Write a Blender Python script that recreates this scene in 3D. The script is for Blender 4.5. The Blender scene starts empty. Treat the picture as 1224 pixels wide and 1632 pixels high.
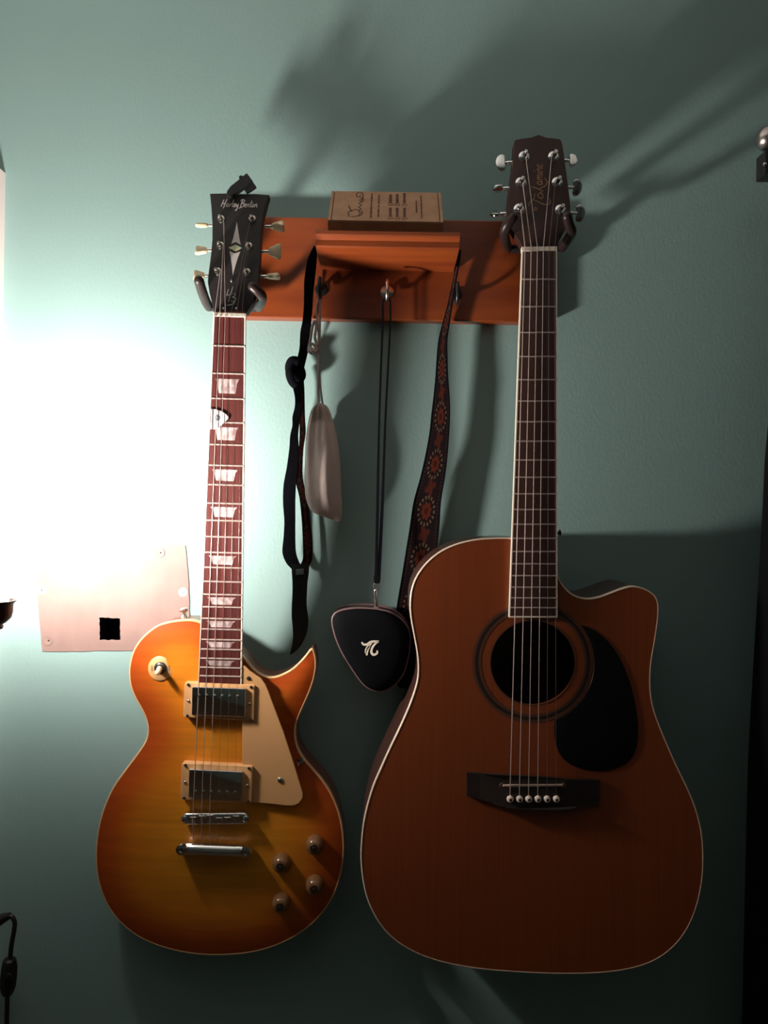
import bpy, bmesh, math, random
from mathutils import Vector, Matrix
from mathutils.geometry import delaunay_2d_cdt
random.seed(7)
PI = math.pi
S = bpy.context.scene
COL = S.collection

# ------------------------------------------------------------------ camera
F_PX, CAM_D, CAM_H, ROLL = 1220.0, 1.06, 1.45, math.radians(1.0)
cs, sn = math.cos(ROLL), math.sin(ROLL)
cam = bpy.data.cameras.new('camera')
cam.sensor_fit = 'AUTO'; cam.sensor_width = 36.0; cam.lens = 36.0 * F_PX / 1632.0
cam.clip_start = 0.02
camo = bpy.data.objects.new('camera', cam); COL.objects.link(camo)
camo.matrix_world = Matrix(((cs, -sn, 0, 0), (0, 0, -1, -CAM_D), (sn, cs, 0, CAM_H), (0, 0, 0, 1)))
S.camera = camo

# ------------------------------------------------------------------ world / exposure
wd = bpy.data.worlds.new('world'); S.world = wd; wd.use_nodes = True
wd.node_tree.nodes['Background'].inputs[0].default_value = (0.02, 0.022, 0.025, 1)
wd.node_tree.nodes['Background'].inputs[1].default_value = 1.0
S.view_settings.view_transform = 'Standard'; S.view_settings.look = 'None'
S.view_settings.gamma = 1.0; S.view_settings.use_curve_mapping = False
S.view_settings.exposure = 2.75
LAMP_STRENGTH = 165.0
LAMP_COLOR = (1.0, 0.93, 0.84)

# ------------------------------------------------------------------ helpers
def W(px, py, z):
    """a point z metres off the wall, seen at photograph pixel (px, py)"""
    d = CAM_D - z
    u, v = (px - 612.0) * d / F_PX, (816.0 - py) * d / F_PX
    return Vector((u * cs - v * sn, -z, CAM_H + u * sn + v * cs))

ORG = {}
def org(p):
    return ORG.get(p.name, Vector((0, 0, 0))) if p else Vector((0, 0, 0))

def tag(o, label=None, cat=None, group=None, kind=None):
    if label: o['label'] = label
    if cat: o['category'] = cat
    if group: o['group'] = group
    if kind: o['kind'] = kind
    return o

def thing(name, loc, label, cat, group=None):
    o = bpy.data.objects.new(name, None); COL.objects.link(o)
    o.empty_display_size = 0.03
    o.location = loc; ORG[o.name] = Vector(loc)
    return tag(o, label, cat, group)

def obj(name, vf, mat, parent=None, smooth=True, angle=40, uvs=None, attr=None, loc=None, label=None, recalc=True):
    verts, faces = vf
    o0 = org(parent) if parent else (Vector(loc) if loc is not None else Vector((0, 0, 0)))
    me = bpy.data.meshes.new(name)
    me.from_pydata([Vector(v) - o0 for v in verts], [], faces)
    if recalc:
        bm = bmesh.new(); bm.from_mesh(me)
        bmesh.ops.recalc_face_normals(bm, faces=bm.faces); bm.to_mesh(me); bm.free()
    if uvs:
        ul = me.uv_layers.new(name='UVMap')
        for lp in me.loops: ul.data[lp.index].uv = uvs[lp.vertex_index]
    if attr:
        for an, vals in attr.items():
            a = me.attributes.new(an, 'FLOAT', 'POINT'); a.data.foreach_set('value', vals)
    if smooth:
        me.polygons.foreach_set('use_smooth', [True] * len(me.polygons))
        me.set_sharp_from_angle(angle=math.radians(angle))
    me.materials.append(mat)
    o = bpy.data.objects.new(name, me); COL.objects.link(o)
    if parent:
        o.parent = parent; ORG[o.name] = org(parent)
    else:
        o.location = o0; ORG[o.name] = o0
    if label: o['label'] = label
    return o

def join(*vfs):
    V, Fc = [], []
    for v, f in vfs:
        n = len(V); V += list(v); Fc += [tuple(i + n for i in q) for q in f]
    return V, Fc

def spline(pts, closed=False, n=6):
    P = [Vector(p) for p in pts]; L = len(P); out = []
    rng = range(L) if closed else range(L - 1)
    for i in rng:
        if closed: p0, p1, p2, p3 = P[i - 1], P[i], P[(i + 1) % L], P[(i + 2) % L]
        else: p0, p1, p2, p3 = P[max(i - 1, 0)], P[i], P[i + 1], P[min(i + 2, L - 1)]
        for k in range(n):
            t = k / n
            out.append(0.5 * ((2 * p1) + (p2 - p0) * t + (2 * p0 - 5 * p1 + 4 * p2 - p3) * t * t + (3 * p1 - p0 - 3 * p2 + p3) * t ** 3))
    if not closed: out.append(P[-1].copy())
    return out

def tube(path, r, seg=8, caps=True, flat=1.0):
    P = [Vector(p) for p in path]; n = len(P)
    R = r if isinstance(r, (list, tuple)) else [r] * n
    V, Fc = [], []
    t = (P[1] - P[0]).normalized()
    up = Vector((0, 1, 0)) if abs(t.y) < .9 else Vector((1, 0, 0))
    a = (up - t * up.dot(t)).normalized()
    for i in range(n):
        t = ((P[min(i + 1, n - 1)] - P[max(i - 1, 0)])).normalized()
        a = (a - t * a.dot(t)).normalized(); b = t.cross(a)
        for k in range(seg):
            th = 2 * PI * k / seg
            V.append(P[i] + (a * math.cos(th) * flat + b * math.sin(th)) * R[i])
    for i in range(n - 1):
        for k in range(seg):
            k2 = (k + 1) % seg
            Fc.append((i * seg + k, i * seg + k2, (i + 1) * seg + k2, (i + 1) * seg + k))
    if caps:
        Fc.append(tuple(range(seg))[::-1]); Fc.append(tuple((n - 1) * seg + k for k in range(seg)))
    return V, Fc

def rod(path, r, seg=10, k=4):
    """tube with rounded ends"""
    P = [Vector(p) for p in path]
    d0 = (P[0] - P[1]).normalized(); d1 = (P[-1] - P[-2]).normalized()
    pre = [(P[0] + d0 * r * math.sin(PI / 2 * i / k), r * max(math.cos(PI / 2 * i / k), .05)) for i in range(k, 0, -1)]
    post = [(P[-1] + d1 * r * math.sin(PI / 2 * i / k), r * max(math.cos(PI / 2 * i / k), .05)) for i in range(1, k + 1)]
    pts = pre + [(p, r) for p in P] + post
    return tube([p for p, _ in pts], [q for _, q in pts], seg)

def lathe(prof, c, axis=(0, -1, 0), seg=24):
    """prof: list of (radius, height along axis)"""
    A = Vector(axis).normalized(); c = Vector(c)
    u = Vector((0, 0, 1)) if abs(A.z) < .9 else Vector((1, 0, 0))
    u = (u - A * u.dot(A)).normalized(); v = A.cross(u)
    V, Fc = [], []
    for r, h in prof:
        for k in range(seg):
            th = 2 * PI * k / seg
            V.append(c + A * h + (u * math.cos(th) + v * math.sin(th)) * r)
    n = len(prof)
    for i in range(n - 1):
        for k in range(seg):
            k2 = (k + 1) % seg
            Fc.append((i * seg + k, i * seg + k2, (i + 1) * seg + k2, (i + 1) * seg + k))
    if prof[0][0] > 1e-6: Fc.append(tuple(range(seg))[::-1])
    if prof[-1][0] > 1e-6: Fc.append(tuple((n - 1) * seg + k for k in range(seg)))
    return V, Fc

def prism(front, depth, bev=0.0):
    """front: list of 3D points (outline of the front face); goes back (+Y) by depth; bev: rounded front rim"""
    n = len(front); P = [Vector(p) for p in front]
    c = sum(P, Vector()) / n
    rings = []
    if bev > 0:
        ins = []
        area = sum(P[i].x * P[(i + 1) % n].z - P[(i + 1) % n].x * P[i].z for i in range(n))
        sg = 1 if area > 0 else -1
        for i in range(n):
            t = (P[(i + 1) % n] - P[i - 1]); t.y = 0; t.normalize()
            nn = Vector((-t.z, 0, t.x)) * sg
            ins.append(nn)
        for a in (0, 30, 60, 90):
            s_, c_ = math.sin(math.radians(a)), math.cos(math.radians(a))
            rings.append([P[i] + ins[i] * bev * (1 - s_) + Vector((0, bev * (1 - c_), 0)) for i in range(n)])
    else:
        rings.append(P)
    rings.append([p + Vector((0, depth, 0)) for p in P])
    V = [v for r in rings for v in r]; Fc = [tuple(range(n))]
    for j in range(len(rings) - 1):
        for i in range(n):
            i2 = (i + 1) % n
            Fc.append((j * n + i, j * n + i2, (j + 1) * n + i2, (j + 1) * n + i))
    Fc.append(tuple((len(rings) - 1) * n + i for i in range(n))[::-1])
    return V, Fc

def box(p0, p1):
    x0, y0, z0 = p0; x1, y1, z1 = p1
    V = [Vector((x, y, z)) for z in (z0, z1) for y in (y0, y1) for x in (x0, x1)]
    return V, [(0, 2, 3, 1), (4, 5, 7, 6), (0, 1, 5, 4), (2, 6, 7, 3), (0, 4, 6, 2), (1, 3, 7, 5)]

def band(rows, th, wave=None):
    """rows: (px_left, px_right, py, z_left, z_right) -> strap with thickness th; returns vf, uvs"""
    V, Fc, UV = [], [], []
    L = 0; prev = None
    for i, (xl, xr, py, zl, zr) in enumerate(rows):
        a, b = W(xl, py, zl), W(xr, py, zr)
        m = (a + b) / 2
        if prev is not None: L += (m - prev).length
        prev = m
        back = Vector((0, th, 0))
        V += [a, b, b + back, a + back]; UV += [(0, L), (1, L), (1, L), (0, L)]
    n = len(rows)
    for i in range(n - 1):
        for k in range(4):
            k2 = (k + 1) % 4
            Fc.append((i * 4 + k, i * 4 + k2, (i + 1) * 4 + k2, (i + 1) * 4 + k))
    Fc += [(0, 1, 2, 3), tuple((n - 1) * 4 + k for k in (3, 2, 1, 0))]
    return (V, Fc), UV

def rows_spline(rows, n=4):
    k = len(rows[0]); out = []
    A = [Vector(r[:3]) for r in rows]; B = [Vector((r[3], r[4], 0)) for r in rows]
    a = spline(A, False, n); b = spline(B, False, n)
    return [(p.x, p.y, p.z, q.x, q.y) for p, q in zip(a, b)]

def sheet_cdt(outline, holes, zf, step, dome=None):
    """flat/domed sheet in pixel layout: outline (px,py) list; returns vf and edge distances in px"""
    pts = [Vector((p[0], p[1])) for p in outline]
    edges = [(i, (i + 1) % len(outline)) for i in range(len(outline))]
    for h in holes:
        b = len(pts); pts += [Vector((p[0], p[1])) for p in h]
        edges += [(b + i, b + (i + 1) % len(h)) for i in range(len(h))]
    segs = [(pts[a], pts[b]) for a, b in edges]
    oseg = segs[:len(outline)]
    def inside(x, y, poly):
        c = False; j = len(poly) - 1
        for i in range(len(poly)):
            xi, yi = poly[i][0], poly[i][1]; xj, yj = poly[j][0], poly[j][1]
            if (yi > y) != (yj > y) and x < (xj - xi) * (y - yi) / (yj - yi) + xi: c = not c
            j = i
        return c
    def dist(p, ss):
        m = 1e9
        for a, b in ss:
            ab = b - a; t = max(0, min(1, (p - a).dot(ab) / max(ab.length_squared, 1e-9)))
            m = min(m, (p - a - ab * t).length_squared)
        return math.sqrt(m)
    x0 = min(p[0] for p in outline); x1 = max(p[0] for p in outline)
    y0 = min(p[1] for p in outline); y1 = max(p[1] for p in outline)
    y = y0 + step / 2; row = 0
    while y < y1:
        x = x0 + step / 2 + (row % 2) * step / 2
        while x < x1:
            if inside(x, y, outline) and not any(inside(x, y, h) for h in holes):
                p = Vector((x, y))
                if dist(p, segs) > step * .45: pts.append(p)
            x += step
        y += step * .866; row += 1
    r = delaunay_2d_cdt(pts, edges, [], 0, 1e-5)
    vs, fs = r[0], r[2]
    keep = []
    for f in fs:
        cx = sum(vs[i].x for i in f) / len(f); cy = sum(vs[i].y for i in f) / len(f)
        if inside(cx, cy, outline) and not any(inside(cx, cy, h) for h in holes): keep.append(tuple(f))
    ed = [dist(v, oseg) for v in vs]
    V = [W(v.x, v.y, zf(v.y) + (dome(e) if dome else 0)) for v, e in zip(vs, ed)]
    return (V, keep), ed, vs

def ribbons(strokes, width, zf, taper=True):
    """flat printed pen strokes: polylines in pixels"""
    V, Fc = [], []
    for st in strokes:
        P = spline([(p[0], p[1], 0) for p in st], False, 5) if len(st) > 2 else [Vector((p[0], p[1], 0)) for p in st]
        n = len(P); b = len(V)
        for i in range(n):
            t = (P[min(i + 1, n - 1)] - P[max(i - 1, 0)])
            if t.length < 1e-6: t = Vector((1, 0, 0))
            t.normalize(); nn = Vector((-t.y, t.x, 0))
            w = width / 2 * (0.6 + .4 * math.sin(PI * i / max(n - 1, 1)) if taper else 1)
            for s_ in (1, -1):
                q = P[i] + nn * w * s_
                V.append(W(q.x, q.y, zf(q.y)))
        for i in range(n - 1):
            Fc.append((b + 2 * i, b + 2 * i + 1, b + 2 * i + 3, b + 2 * i + 2))
    return V, Fc

def circ(cx, cy, r, n=48, ry=None):
    return [(cx + r * math.cos(2 * PI * i / n), cy + (ry or r) * math.sin(2 * PI * i / n)) for i in range(n)]

def ring(cx, cy, r0, r1, zf, h, n=64):
    V, Fc = [], []
    for i in range(n):
        th = 2 * PI * i / n; c_, s_ = math.cos(th), math.sin(th)
        for r, dz in ((r0, -h), (r0, h), (r1, h), (r1, -h)):
            y = cy + r * s_
            V.append(W(cx + r * c_, y, zf(y) + dz))
    for i in range(n):
        j = (i + 1) % n
        for k in range(4):
            k2 = (k + 1) % 4
            Fc.append((i * 4 + k, i * 4 + k2, j * 4 + k2, j * 4 + k))
    return V, Fc

# ------------------------------------------------------------------ materials
def mat(name, color, rough=.5, metal=0., noise=None, bump=None, coat=0., emit=None, spec=None):
    m = bpy.data.materials.new(name); m.use_nodes = True
    nt = m.node_tree; b = nt.nodes['Principled BSDF']
    b.inputs['Base Color'].default_value = (*color, 1); b.inputs['Roughness'].default_value = rough
    b.inputs['Metallic'].default_value = metal
    if coat: b.inputs['Coat Weight'].default_value = coat; b.inputs['Coat Roughness'].default_value = .12
    if spec is not None: b.inputs['Specular IOR Level'].default_value = spec
    if emit:
        b.inputs['Emission Color'].default_value = (*emit[0], 1); b.inputs['Emission Strength'].default_value = emit[1]
    if noise or bump:
        tc = nt.nodes.new('ShaderNodeTexCoord')
    if noise:   # (second colour, scale xyz, detail, contrast lo, hi)
        c2, sc, det, lo, hi = noise
        mp = nt.nodes.new('ShaderNodeMapping'); mp.inputs['Scale'].default_value = sc
        nz = nt.nodes.new('ShaderNodeTexNoise'); nz.inputs['Scale'].default_value = 1; nz.inputs['Detail'].default_value = det
        rp = nt.nodes.new('ShaderNodeValToRGB')
        rp.color_ramp.elements[0].position = lo; rp.color_ramp.elements[0].color = (*color, 1)
        rp.color_ramp.elements[1].position = hi; rp.color_ramp.elements[1].color = (*c2, 1)
        nt.links.new(tc.outputs['Object'], mp.inputs[0]); nt.links.new(mp.outputs[0], nz.inputs['Vector'])
        nt.links.new(nz.outputs['Fac'], rp.inputs[0]); nt.links.new(rp.outputs[0], b.inputs['Base Color'])
    if bump:    # (scale xyz, strength, distance)
        sc, st, ds = bump
        mp2 = nt.nodes.new('ShaderNodeMapping'); mp2.inputs['Scale'].default_value = sc
        n2 = nt.nodes.new('ShaderNodeTexNoise'); n2.inputs['Scale'].default_value = 1; n2.inputs['Detail'].default_value = 3
        bp = nt.nodes.new('ShaderNodeBump'); bp.inputs['Strength'].default_value = st; bp.inputs['Distance'].default_value = ds
        nt.links.new(tc.outputs['Object'], mp2.inputs[0]); nt.links.new(mp2.outputs[0], n2.inputs['Vector'])
        nt.links.new(n2.outputs['Fac'], bp.inputs['Height']); nt.links.new(bp.outputs[0], b.inputs['Normal'])
    return m

M = {}
M['wall'] = mat('teal_wall_paint', (.222, .335, .325), .62, noise=((.238, .352, .341), (3, 3, 3), 4, .35, .7), bump=((260, 260, 170), .22, .0012))
M['room'] = mat('room_paint', (.20, .24, .23), .8, noise=((.18, .22, .21), (2, 2, 2), 2, .4, .6))
M['ceiling'] = mat('ceiling_paint', (.80, .80, .79), .85, bump=((90, 90, 90), .1, .001))
M['floor'] = mat('floor_wood', (.11, .06, .035), .5, noise=((.16, .09, .05), (1.5, 30, 1), 4, .35, .7))
M['plaster'] = mat('bare_plaster', (.22, .138, .125), .85, noise=((.26, .168, .152), (22, 22, 14), 5, .35, .7), bump=((70, 70, 40), .25, .002))
M['cavity'] = mat('wall_cavity', (.015, .012, .02), .95)
M['trim'] = mat('casing_paint', (.80, .68, .66), .45)
M['white_plastic'] = mat('white_plastic', (.85, .85, .83), .35)
M['screw_paint'] = mat('screw_white', (.86, .86, .84), .4)
M['dark'] = mat('dark_recess', (.01, .01, .01), .8)
M['board'] = mat('orange_red_wood', (.145, .022, .0045), .42, noise=((.25, .050, .008), (5, 40, 42), 6, .3, .72), coat=.25, bump=((8, 60, 90), .08, .001))
M['black_rubber'] = mat('black_rubber', (.010, .009, .010), .45, spec=.35)
M['arm'] = mat('hanger_sleeve', (.022, .012, .012), .38, spec=.3)
M['black_metal'] = mat('black_metal', (.02, .02, .022), .35, .3)
M['chrome'] = mat('chrome', (.78, .77, .76), .12, 1.)
M['nickel'] = mat('nickel', (.72, .66, .60), .22, 1.)
M['steel'] = mat('string_steel', (.52, .40, .37), .4, .5)
M['plain_steel'] = mat('plain_string', (.16, .11, .10), .4, .5)
M['fret'] = mat('fret_wire', (.62, .50, .46), .38, .55)
M['cream'] = mat('cream_plastic', (.62, .33, .145), .4)
M['cream_btn'] = mat('aged_button', (.72, .56, .36), .3)
M['bind'] = mat('cream_binding', (.72, .44, .21), .4)
M['bind_white'] = mat('ivory_binding', (.85, .74, .62), .35)
M['bind_ac'] = mat('acoustic_binding', (.62, .47, .36), .4)
M['side_dark'] = mat('dark_side_wood', (.040, .013, .009), .4, noise=((.055, .018, .012), (20, 60, 20), 4, .3, .7), coat=.2)
M['mahogany'] = mat('mahogany', (.16, .045, .025), .35, noise=((.22, .065, .03), (60, 60, 6), 4, .3, .7), coat=.3)
M['rosewood'] = mat('rosewood_board', (.055, .0085, .007), .6, noise=((.095, .015, .012), (240, 40, 5), 4, .3, .75), spec=.25)
M['darkwood'] = mat('dark_rosewood', (.042, .016, .012), .42, noise=((.065, .024, .016), (200, 40, 6), 4, .3, .75))
M['bridgewood'] = mat('bridge_ebony', (.020, .013, .012), .4, noise=((.03, .018, .015), (14, 40, 120), 3, .3, .7))
M['head_black'] = mat('headstock_black', (.018, .014, .015), .5, spec=.3)
M['head_brown'] = mat('headstock_rosewood', (.030, .010, .008), .45, noise=((.045, .015, .011), (160, 30, 5), 4, .3, .75), spec=.3)
M['pearl'] = mat('pearl_inlay', (.26, .17, .17), .3, noise=((.58, .46, .45), (150, 150, 90), 5, .38, .62))
M['inlay'] = mat('inlay_white', (.66, .58, .56), .35)
M['inlay_y'] = mat('inlay_abalone', (.62, .58, .30), .3, noise=((.30, .52, .42), (160, 160, 160), 2, .45, .6))
M['logo_silver'] = mat('logo_silver', (.62, .54, .51), .35)
M['logo_gold'] = mat('logo_gold', (.36, .17, .08), .35)
M['logo_dim'] = mat('logo_grey', (.26, .24, .24), .4)
M['pick_dark'] = mat('pickguard_black', (.004, .004, .005), .3, spec=.3)
M['rosette'] = mat('rosette_dark', (.020, .012, .012), .35)
M['rosette2'] = mat('rosette_brown', (.085, .032, .018), .35)
M['knob'] = mat('amber_knob', (.17, .080, .034), .2, coat=.5)
M['knob_cap'] = mat('knob_cap', (.05, .03, .025), .3, .5)
M['pin'] = mat('bridge_pin', (.72, .58, .52), .35)
M['saddle'] = mat('bone_saddle', (.36, .25, .21), .4)
M['fabric_black'] = mat('black_webbing', (.005, .005, .007), .95, spec=.03, bump=((900, 900, 900), .3, .0005))
M['leather'] = mat('black_leather', (.010, .011, .012), .6, spec=.3, bump=((400, 400, 400), .25, .0006))
M['cotton'] = mat('grey_cotton', (.54, .43, .40), .9, noise=((.60, .49, .46), (40, 40, 12), 3, .35, .7), bump=((70, 70, 16), .35, .003))
M['cord'] = mat('grey_cord', (.42, .34, .32), .9)
M['case'] = mat('case_shell', (.004, .004, .0055), .8, spec=.06, bump=((700, 700, 700), .15, .0005))
M['piping'] = mat('case_piping', (.17, .10, .10), .38)
M['zip'] = mat('zip_tape', (.05, .018, .018), .7)
M['card'] = mat('brown_card', (.42, .22, .125), .8, noise=((.47, .26, .15), (60, 60, 60), 3, .4, .65))
M['card_gap_shade'] = mat('card_shadow_gap', (.06, .025, .015), .9)
M['ink'] = mat('box_ink', (.13, .055, .032), .8)
M['pick'] = mat('white_pick', (.62, .58, .60), .3)
M['pick_print'] = mat('pick_print', (.06, .10, .16), .4)
M['pink_print'] = mat('pick_print_pink', (.72, .45, .50), .4)
M['lamp_metal'] = mat('lamp_maroon', (.050, .018, .020), .3, .35)
M['curtain'] = mat('black_curtain', (.005, .005, .006), .95, spec=.1)
M['finial'] = mat('satin_silver', (.55, .47, .45), .28, 1.)
M['bulb_neck'] = mat('bulb_frost', (.9, .9, .88), .5, emit=(LAMP_COLOR, LAMP_STRENGTH * .02))
M['bulb'] = mat('bulb_glow', (1, 1, 1), .5, emit=(LAMP_COLOR, LAMP_STRENGTH))

def sunburst():
    m = mat('amber_sunburst', (.7, .3, .03), .28, coat=.5)
    nt = m.node_tree; b = nt.nodes['Principled BSDF']
    at = nt.nodes.new('ShaderNodeAttribute'); at.attribute_name = 'edge'
    rp = nt.nodes.new('ShaderNodeValToRGB'); e = rp.color_ramp.elements
    e[0].position = 0.0; e[0].color = (.36, .050, .007, 1)
    e[1].position = 1.0; e[1].color = (.68, .250, .018, 1)
    for p, c in ((.22, (.47, .085, .009)), (.5, (.62, .185, .013))):
        x = e.new(p); x.color = (*c, 1)
    tc = nt.nodes.new('ShaderNodeTexCoord'); mp = nt.nodes.new('ShaderNodeMapping'); mp.inputs['Scale'].default_value = (9, 20, 85)
    nz = nt.nodes.new('ShaderNodeTexNoise'); nz.inputs['Scale'].default_value = 1; nz.inputs['Detail'].default_value = 3; nz.inputs['Distortion'].default_value = .6
    mr = nt.nodes.new('ShaderNodeMapRange'); mr.inputs[1].default_value = .3; mr.inputs[2].default_value = .75; mr.inputs[3].default_value = .86; mr.inputs[4].default_value = 1.14
    mx = nt.nodes.new('ShaderNodeMix'); mx.data_type = 'RGBA'; mx.blend_type = 'MULTIPLY'; mx.inputs[0].default_value = 1
    nt.links.new(at.outputs['Fac'], rp.inputs[0]); nt.links.new(tc.outputs['Object'], mp.inputs[0]); nt.links.new(mp.outputs[0], nz.inputs['Vector'])
    nt.links.new(nz.outputs['Fac'], mr.inputs[0]); nt.links.new(rp.outputs[0], mx.inputs[6]); nt.links.new(mr.outputs[0], mx.inputs[7])
    nt.links.new(mx.outputs[2], b.inputs['Base Color'])
    return m
M['burst'] = sunburst()
M['cedar'] = mat('cedar_top', (.175, .035, .009), .30, noise=((.205, .043, .011), (330, 60, 4), 3, .3, .7), coat=.35)

def pattern_strap():
    m = mat('woven_pattern', (.02, .012, .012), .95, spec=.05)
    nt = m.node_tree; b = nt.nodes['Principled BSDF']; N = nt.nodes.new; L = nt.links.new
    uv = N('ShaderNodeUVMap'); sx = N('ShaderNodeSeparateXYZ'); L(uv.outputs[0], sx.inputs[0])
    def mth(op, a, c=None, d=None):
        n = N('ShaderNodeMath'); n.operation = op
        for i, v in enumerate((a, c, d)):
            if v is None: continue
            if isinstance(v, (int, float)): n.inputs[i].default_value = v
            else: L(v, n.inputs[i])
        return n.outputs[0]
    u = mth('SUBTRACT', sx.outputs[0], .5)
    def medallion(off, fu, fv, r0, r1):
        v = mth('SUBTRACT', mth('FRACT', mth('ADD', mth('MULTIPLY', sx.outputs[1], 15.5), off)), .5)
        a = mth('MULTIPLY', u, fu); c = mth('MULTIPLY', v, fv)
        r = mth('SQRT', mth('ADD', mth('MULTIPLY', a, a), mth('MULTIPLY', c, c)))
        th = mth('ARCTAN2', c, a)
        return r, th
    r, th = medallion(0, 1.0, .95, 0, 0)
    pet = mth('ADD', r, mth('MULTIPLY', mth('SINE', mth('MULTIPLY', th, 8)), .025))
    core = mth('LESS_THAN', pet, .17)
    ringm = mth('MULTIPLY', mth('GREATER_THAN', r, .24), mth('LESS_THAN', r, .31))
    beads = mth('MULTIPLY', ringm, mth('GREATER_THAN', mth('SINE', mth('MULTIPLY', th, 16)), .15))
    heart = mth('LESS_THAN', r, .07)
    r2, th2 = medallion(.5, 1.0, 1.0, 0, 0)
    f2 = mth('LESS_THAN', mth('ADD', r2, mth('MULTIPLY', mth('SINE', mth('MULTIPLY', th2, 4)), .05)), .16)
    nz = N('ShaderNodeTexNoise'); nz.inputs['Scale'].default_value = 55; L(uv.outputs[0], nz.inputs['Vector'])
    edge = mth('MULTIPLY', mth('GREATER_THAN', mth('ABSOLUTE', u), .36), mth('LESS_THAN', mth('ABSOLUTE', u), .41))
    edge = mth('MULTIPLY', edge, mth('GREATER_THAN', mth('SINE', mth('MULTIPLY', sx.outputs[1], 1300)), .2))
    col = None
    def mix(base, fac, c):
        n = N('ShaderNodeMix'); n.data_type = 'RGBA'
        L(fac, n.inputs[0])
        if isinstance(base, tuple): n.inputs[6].default_value = (*base, 1)
        else: L(base, n.inputs[6])
        n.inputs[7].default_value = (*c, 1)
        return n.outputs[2]
    col = mix((.007, .005, .006), mth('GREATER_THAN', nz.outputs['Fac'], .56), (.018, .006, .006))
    col = mix(col, f2, (.042, .010, .007)); col = mix(col, core, (.060, .012, .007))
    col = mix(col, heart, (.025, .007, .005)); col = mix(col, beads, (.085, .050, .030)); col = mix(col, edge, (.028, .015, .012))
    L(col, b.inputs['Base Color'])
    return m
M['pattern'] = pattern_strap()

# ------------------------------------------------------------------ the room
def quadmesh(v, f): return [Vector(p) for p in v], f
RX0, RX1, RY0, RZ1 = -1.7, 1.9, -3.0, 2.3
# patch opening in the wall
hA, hB = W(155, 981, 0), W(196, 1024, 0)
hx0, hx1, hz0, hz1 = hA.x, hB.x, hB.z, hA.z
xs = [RX0, hx0, hx1, RX1]; zs = [0, hz0, hz1, RZ1]
V = [Vector((x, 0, z)) for z in zs for x in xs]
Fc = []
for j in range(3):
    for i in range(3):
        if i == 1 and j == 1: continue
        Fc.append((j * 4 + i, j * 4 + i + 1, (j + 1) * 4 + i + 1, (j + 1) * 4 + i))
wall = tag(obj('wall_back', (V, Fc), M['wall'], smooth=False, recalc=False), kind='structure')
cav = [(hx0, 0, hz0), (hx1, 0, hz0), (hx1, 0, hz1), (hx0, 0, hz1), (hx0 - .01, .07, hz0 - .01), (hx1 + .01, .07, hz0 - .01), (hx1 + .01, .07, hz1 + .01), (hx0 - .01, .07, hz1 + .01)]
obj('wall_cavity', quadmesh(cav, [(0, 1, 5, 4), (1, 2, 6, 5), (2, 3, 7, 6), (3, 0, 4, 7), (4, 5, 6, 7)]), M['cavity'], wall, smooth=False)
def plane(name, pts, m):
    return tag(obj(name, quadmesh(pts, [(0, 1, 2, 3)]), m, smooth=False, recalc=False), kind='structure')
plane('floor', [(RX0, RY0, 0), (RX1, RY0, 0), (RX1, 0, 0), (RX0, 0, 0)], M['floor'])
plane('ceiling', [(RX0, RY0, RZ1), (RX0, 0, RZ1), (RX1, 0, RZ1), (RX1, RY0, RZ1)], M['ceiling'])
plane('wall_left', [(RX0, RY0, 0), (RX0, 0, 0), (RX0, 0, RZ1), (RX0, RY0, RZ1)], M['room'])
plane('wall_right', [(RX1, 0, 0), (RX1, RY0, 0), (RX1, RY0, RZ1), (RX1, 0, RZ1)], M['room'])
plane('wall_front', [(RX1, RY0, 0), (RX0, RY0, 0), (RX0, RY0, RZ1), (RX1, RY0, RZ1)], M['room'])

# pale casing board at the far left
c0 = W(9, 265, 0)
c0.z = W(9, 265, .022).z
Fx, Tz = c0.x, c0.z
def casing():
    prof = [(0, 0), (.0, .018), (-.006, .024), (-.02, .022), (-.075, .026), (-.085, .022), (-.09, .010), (-.09, 0)]
    V, Fc = [], []
    for z in (0.0, Tz):
        for x, y in prof: V.append(Vector((Fx + x, -y, z)))
    n = len(prof)
    for i in range(n - 1): Fc.append((i, i + 1, n + i + 1, n + i))
    Fc += [tuple(range(n)), tuple(range(n, 2 * n))]
    return V, Fc
tag(obj('trim_1', casing(), M['trim'], smooth=False), kind='structure')

# ------------------------------------------------------------------ plaster repair patch
random.seed(3)
def rough_line(a, b, n, j):
    return [(a[0] + (b[0] - a[0]) * i / n + random.uniform(-j, j), a[1] + (b[1] - a[1]) * i / n + random.uniform(-j, j)) for i in range(n)]
po = rough_line((57, 872), (58, 940), 5, .6) + rough_line((58, 940), (67, 1038), 8, .7) + rough_line((67, 1038), (303, 1037), 14, .8) + \
     rough_line((303, 1037), (301, 930), 8, .7) + rough_line((301, 930), (295, 868), 6, .6) + rough_line((295, 868), (57, 872), 12, .8)
ph = rough_line((158, 984), (191, 986), 7, .8) + rough_line((191, 986), (192, 1020), 7, .8) + rough_line((192, 1020), (159, 1020), 7, 1.0) + rough_line((159, 1020), (158, 984), 7, .8)
patch = thing('plaster_patch', W(185, 1038, 0), 'bare pinkish plaster repair patch with a square hole on the teal wall', 'wall patch')
(pv, pf), _, pvs = sheet_cdt(po, [ph], lambda y: .0014, 16)
nfr = len(pv)
rim = []
def side(lst, z):
    pts = [W(p[0], p[1], .0014) for p in lst]; q = [W(p[0], p[1], z) for p in lst]; n = len(lst)
    return pts + q, [(i, (i + 1) % n, n + (i + 1) % n, n + i) for i in range(n)]
obj('patch_board', join((pv, pf), side(po, 0.0), side(ph, -.012)), M['plaster'], patch, smooth=False, recalc=False)
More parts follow.
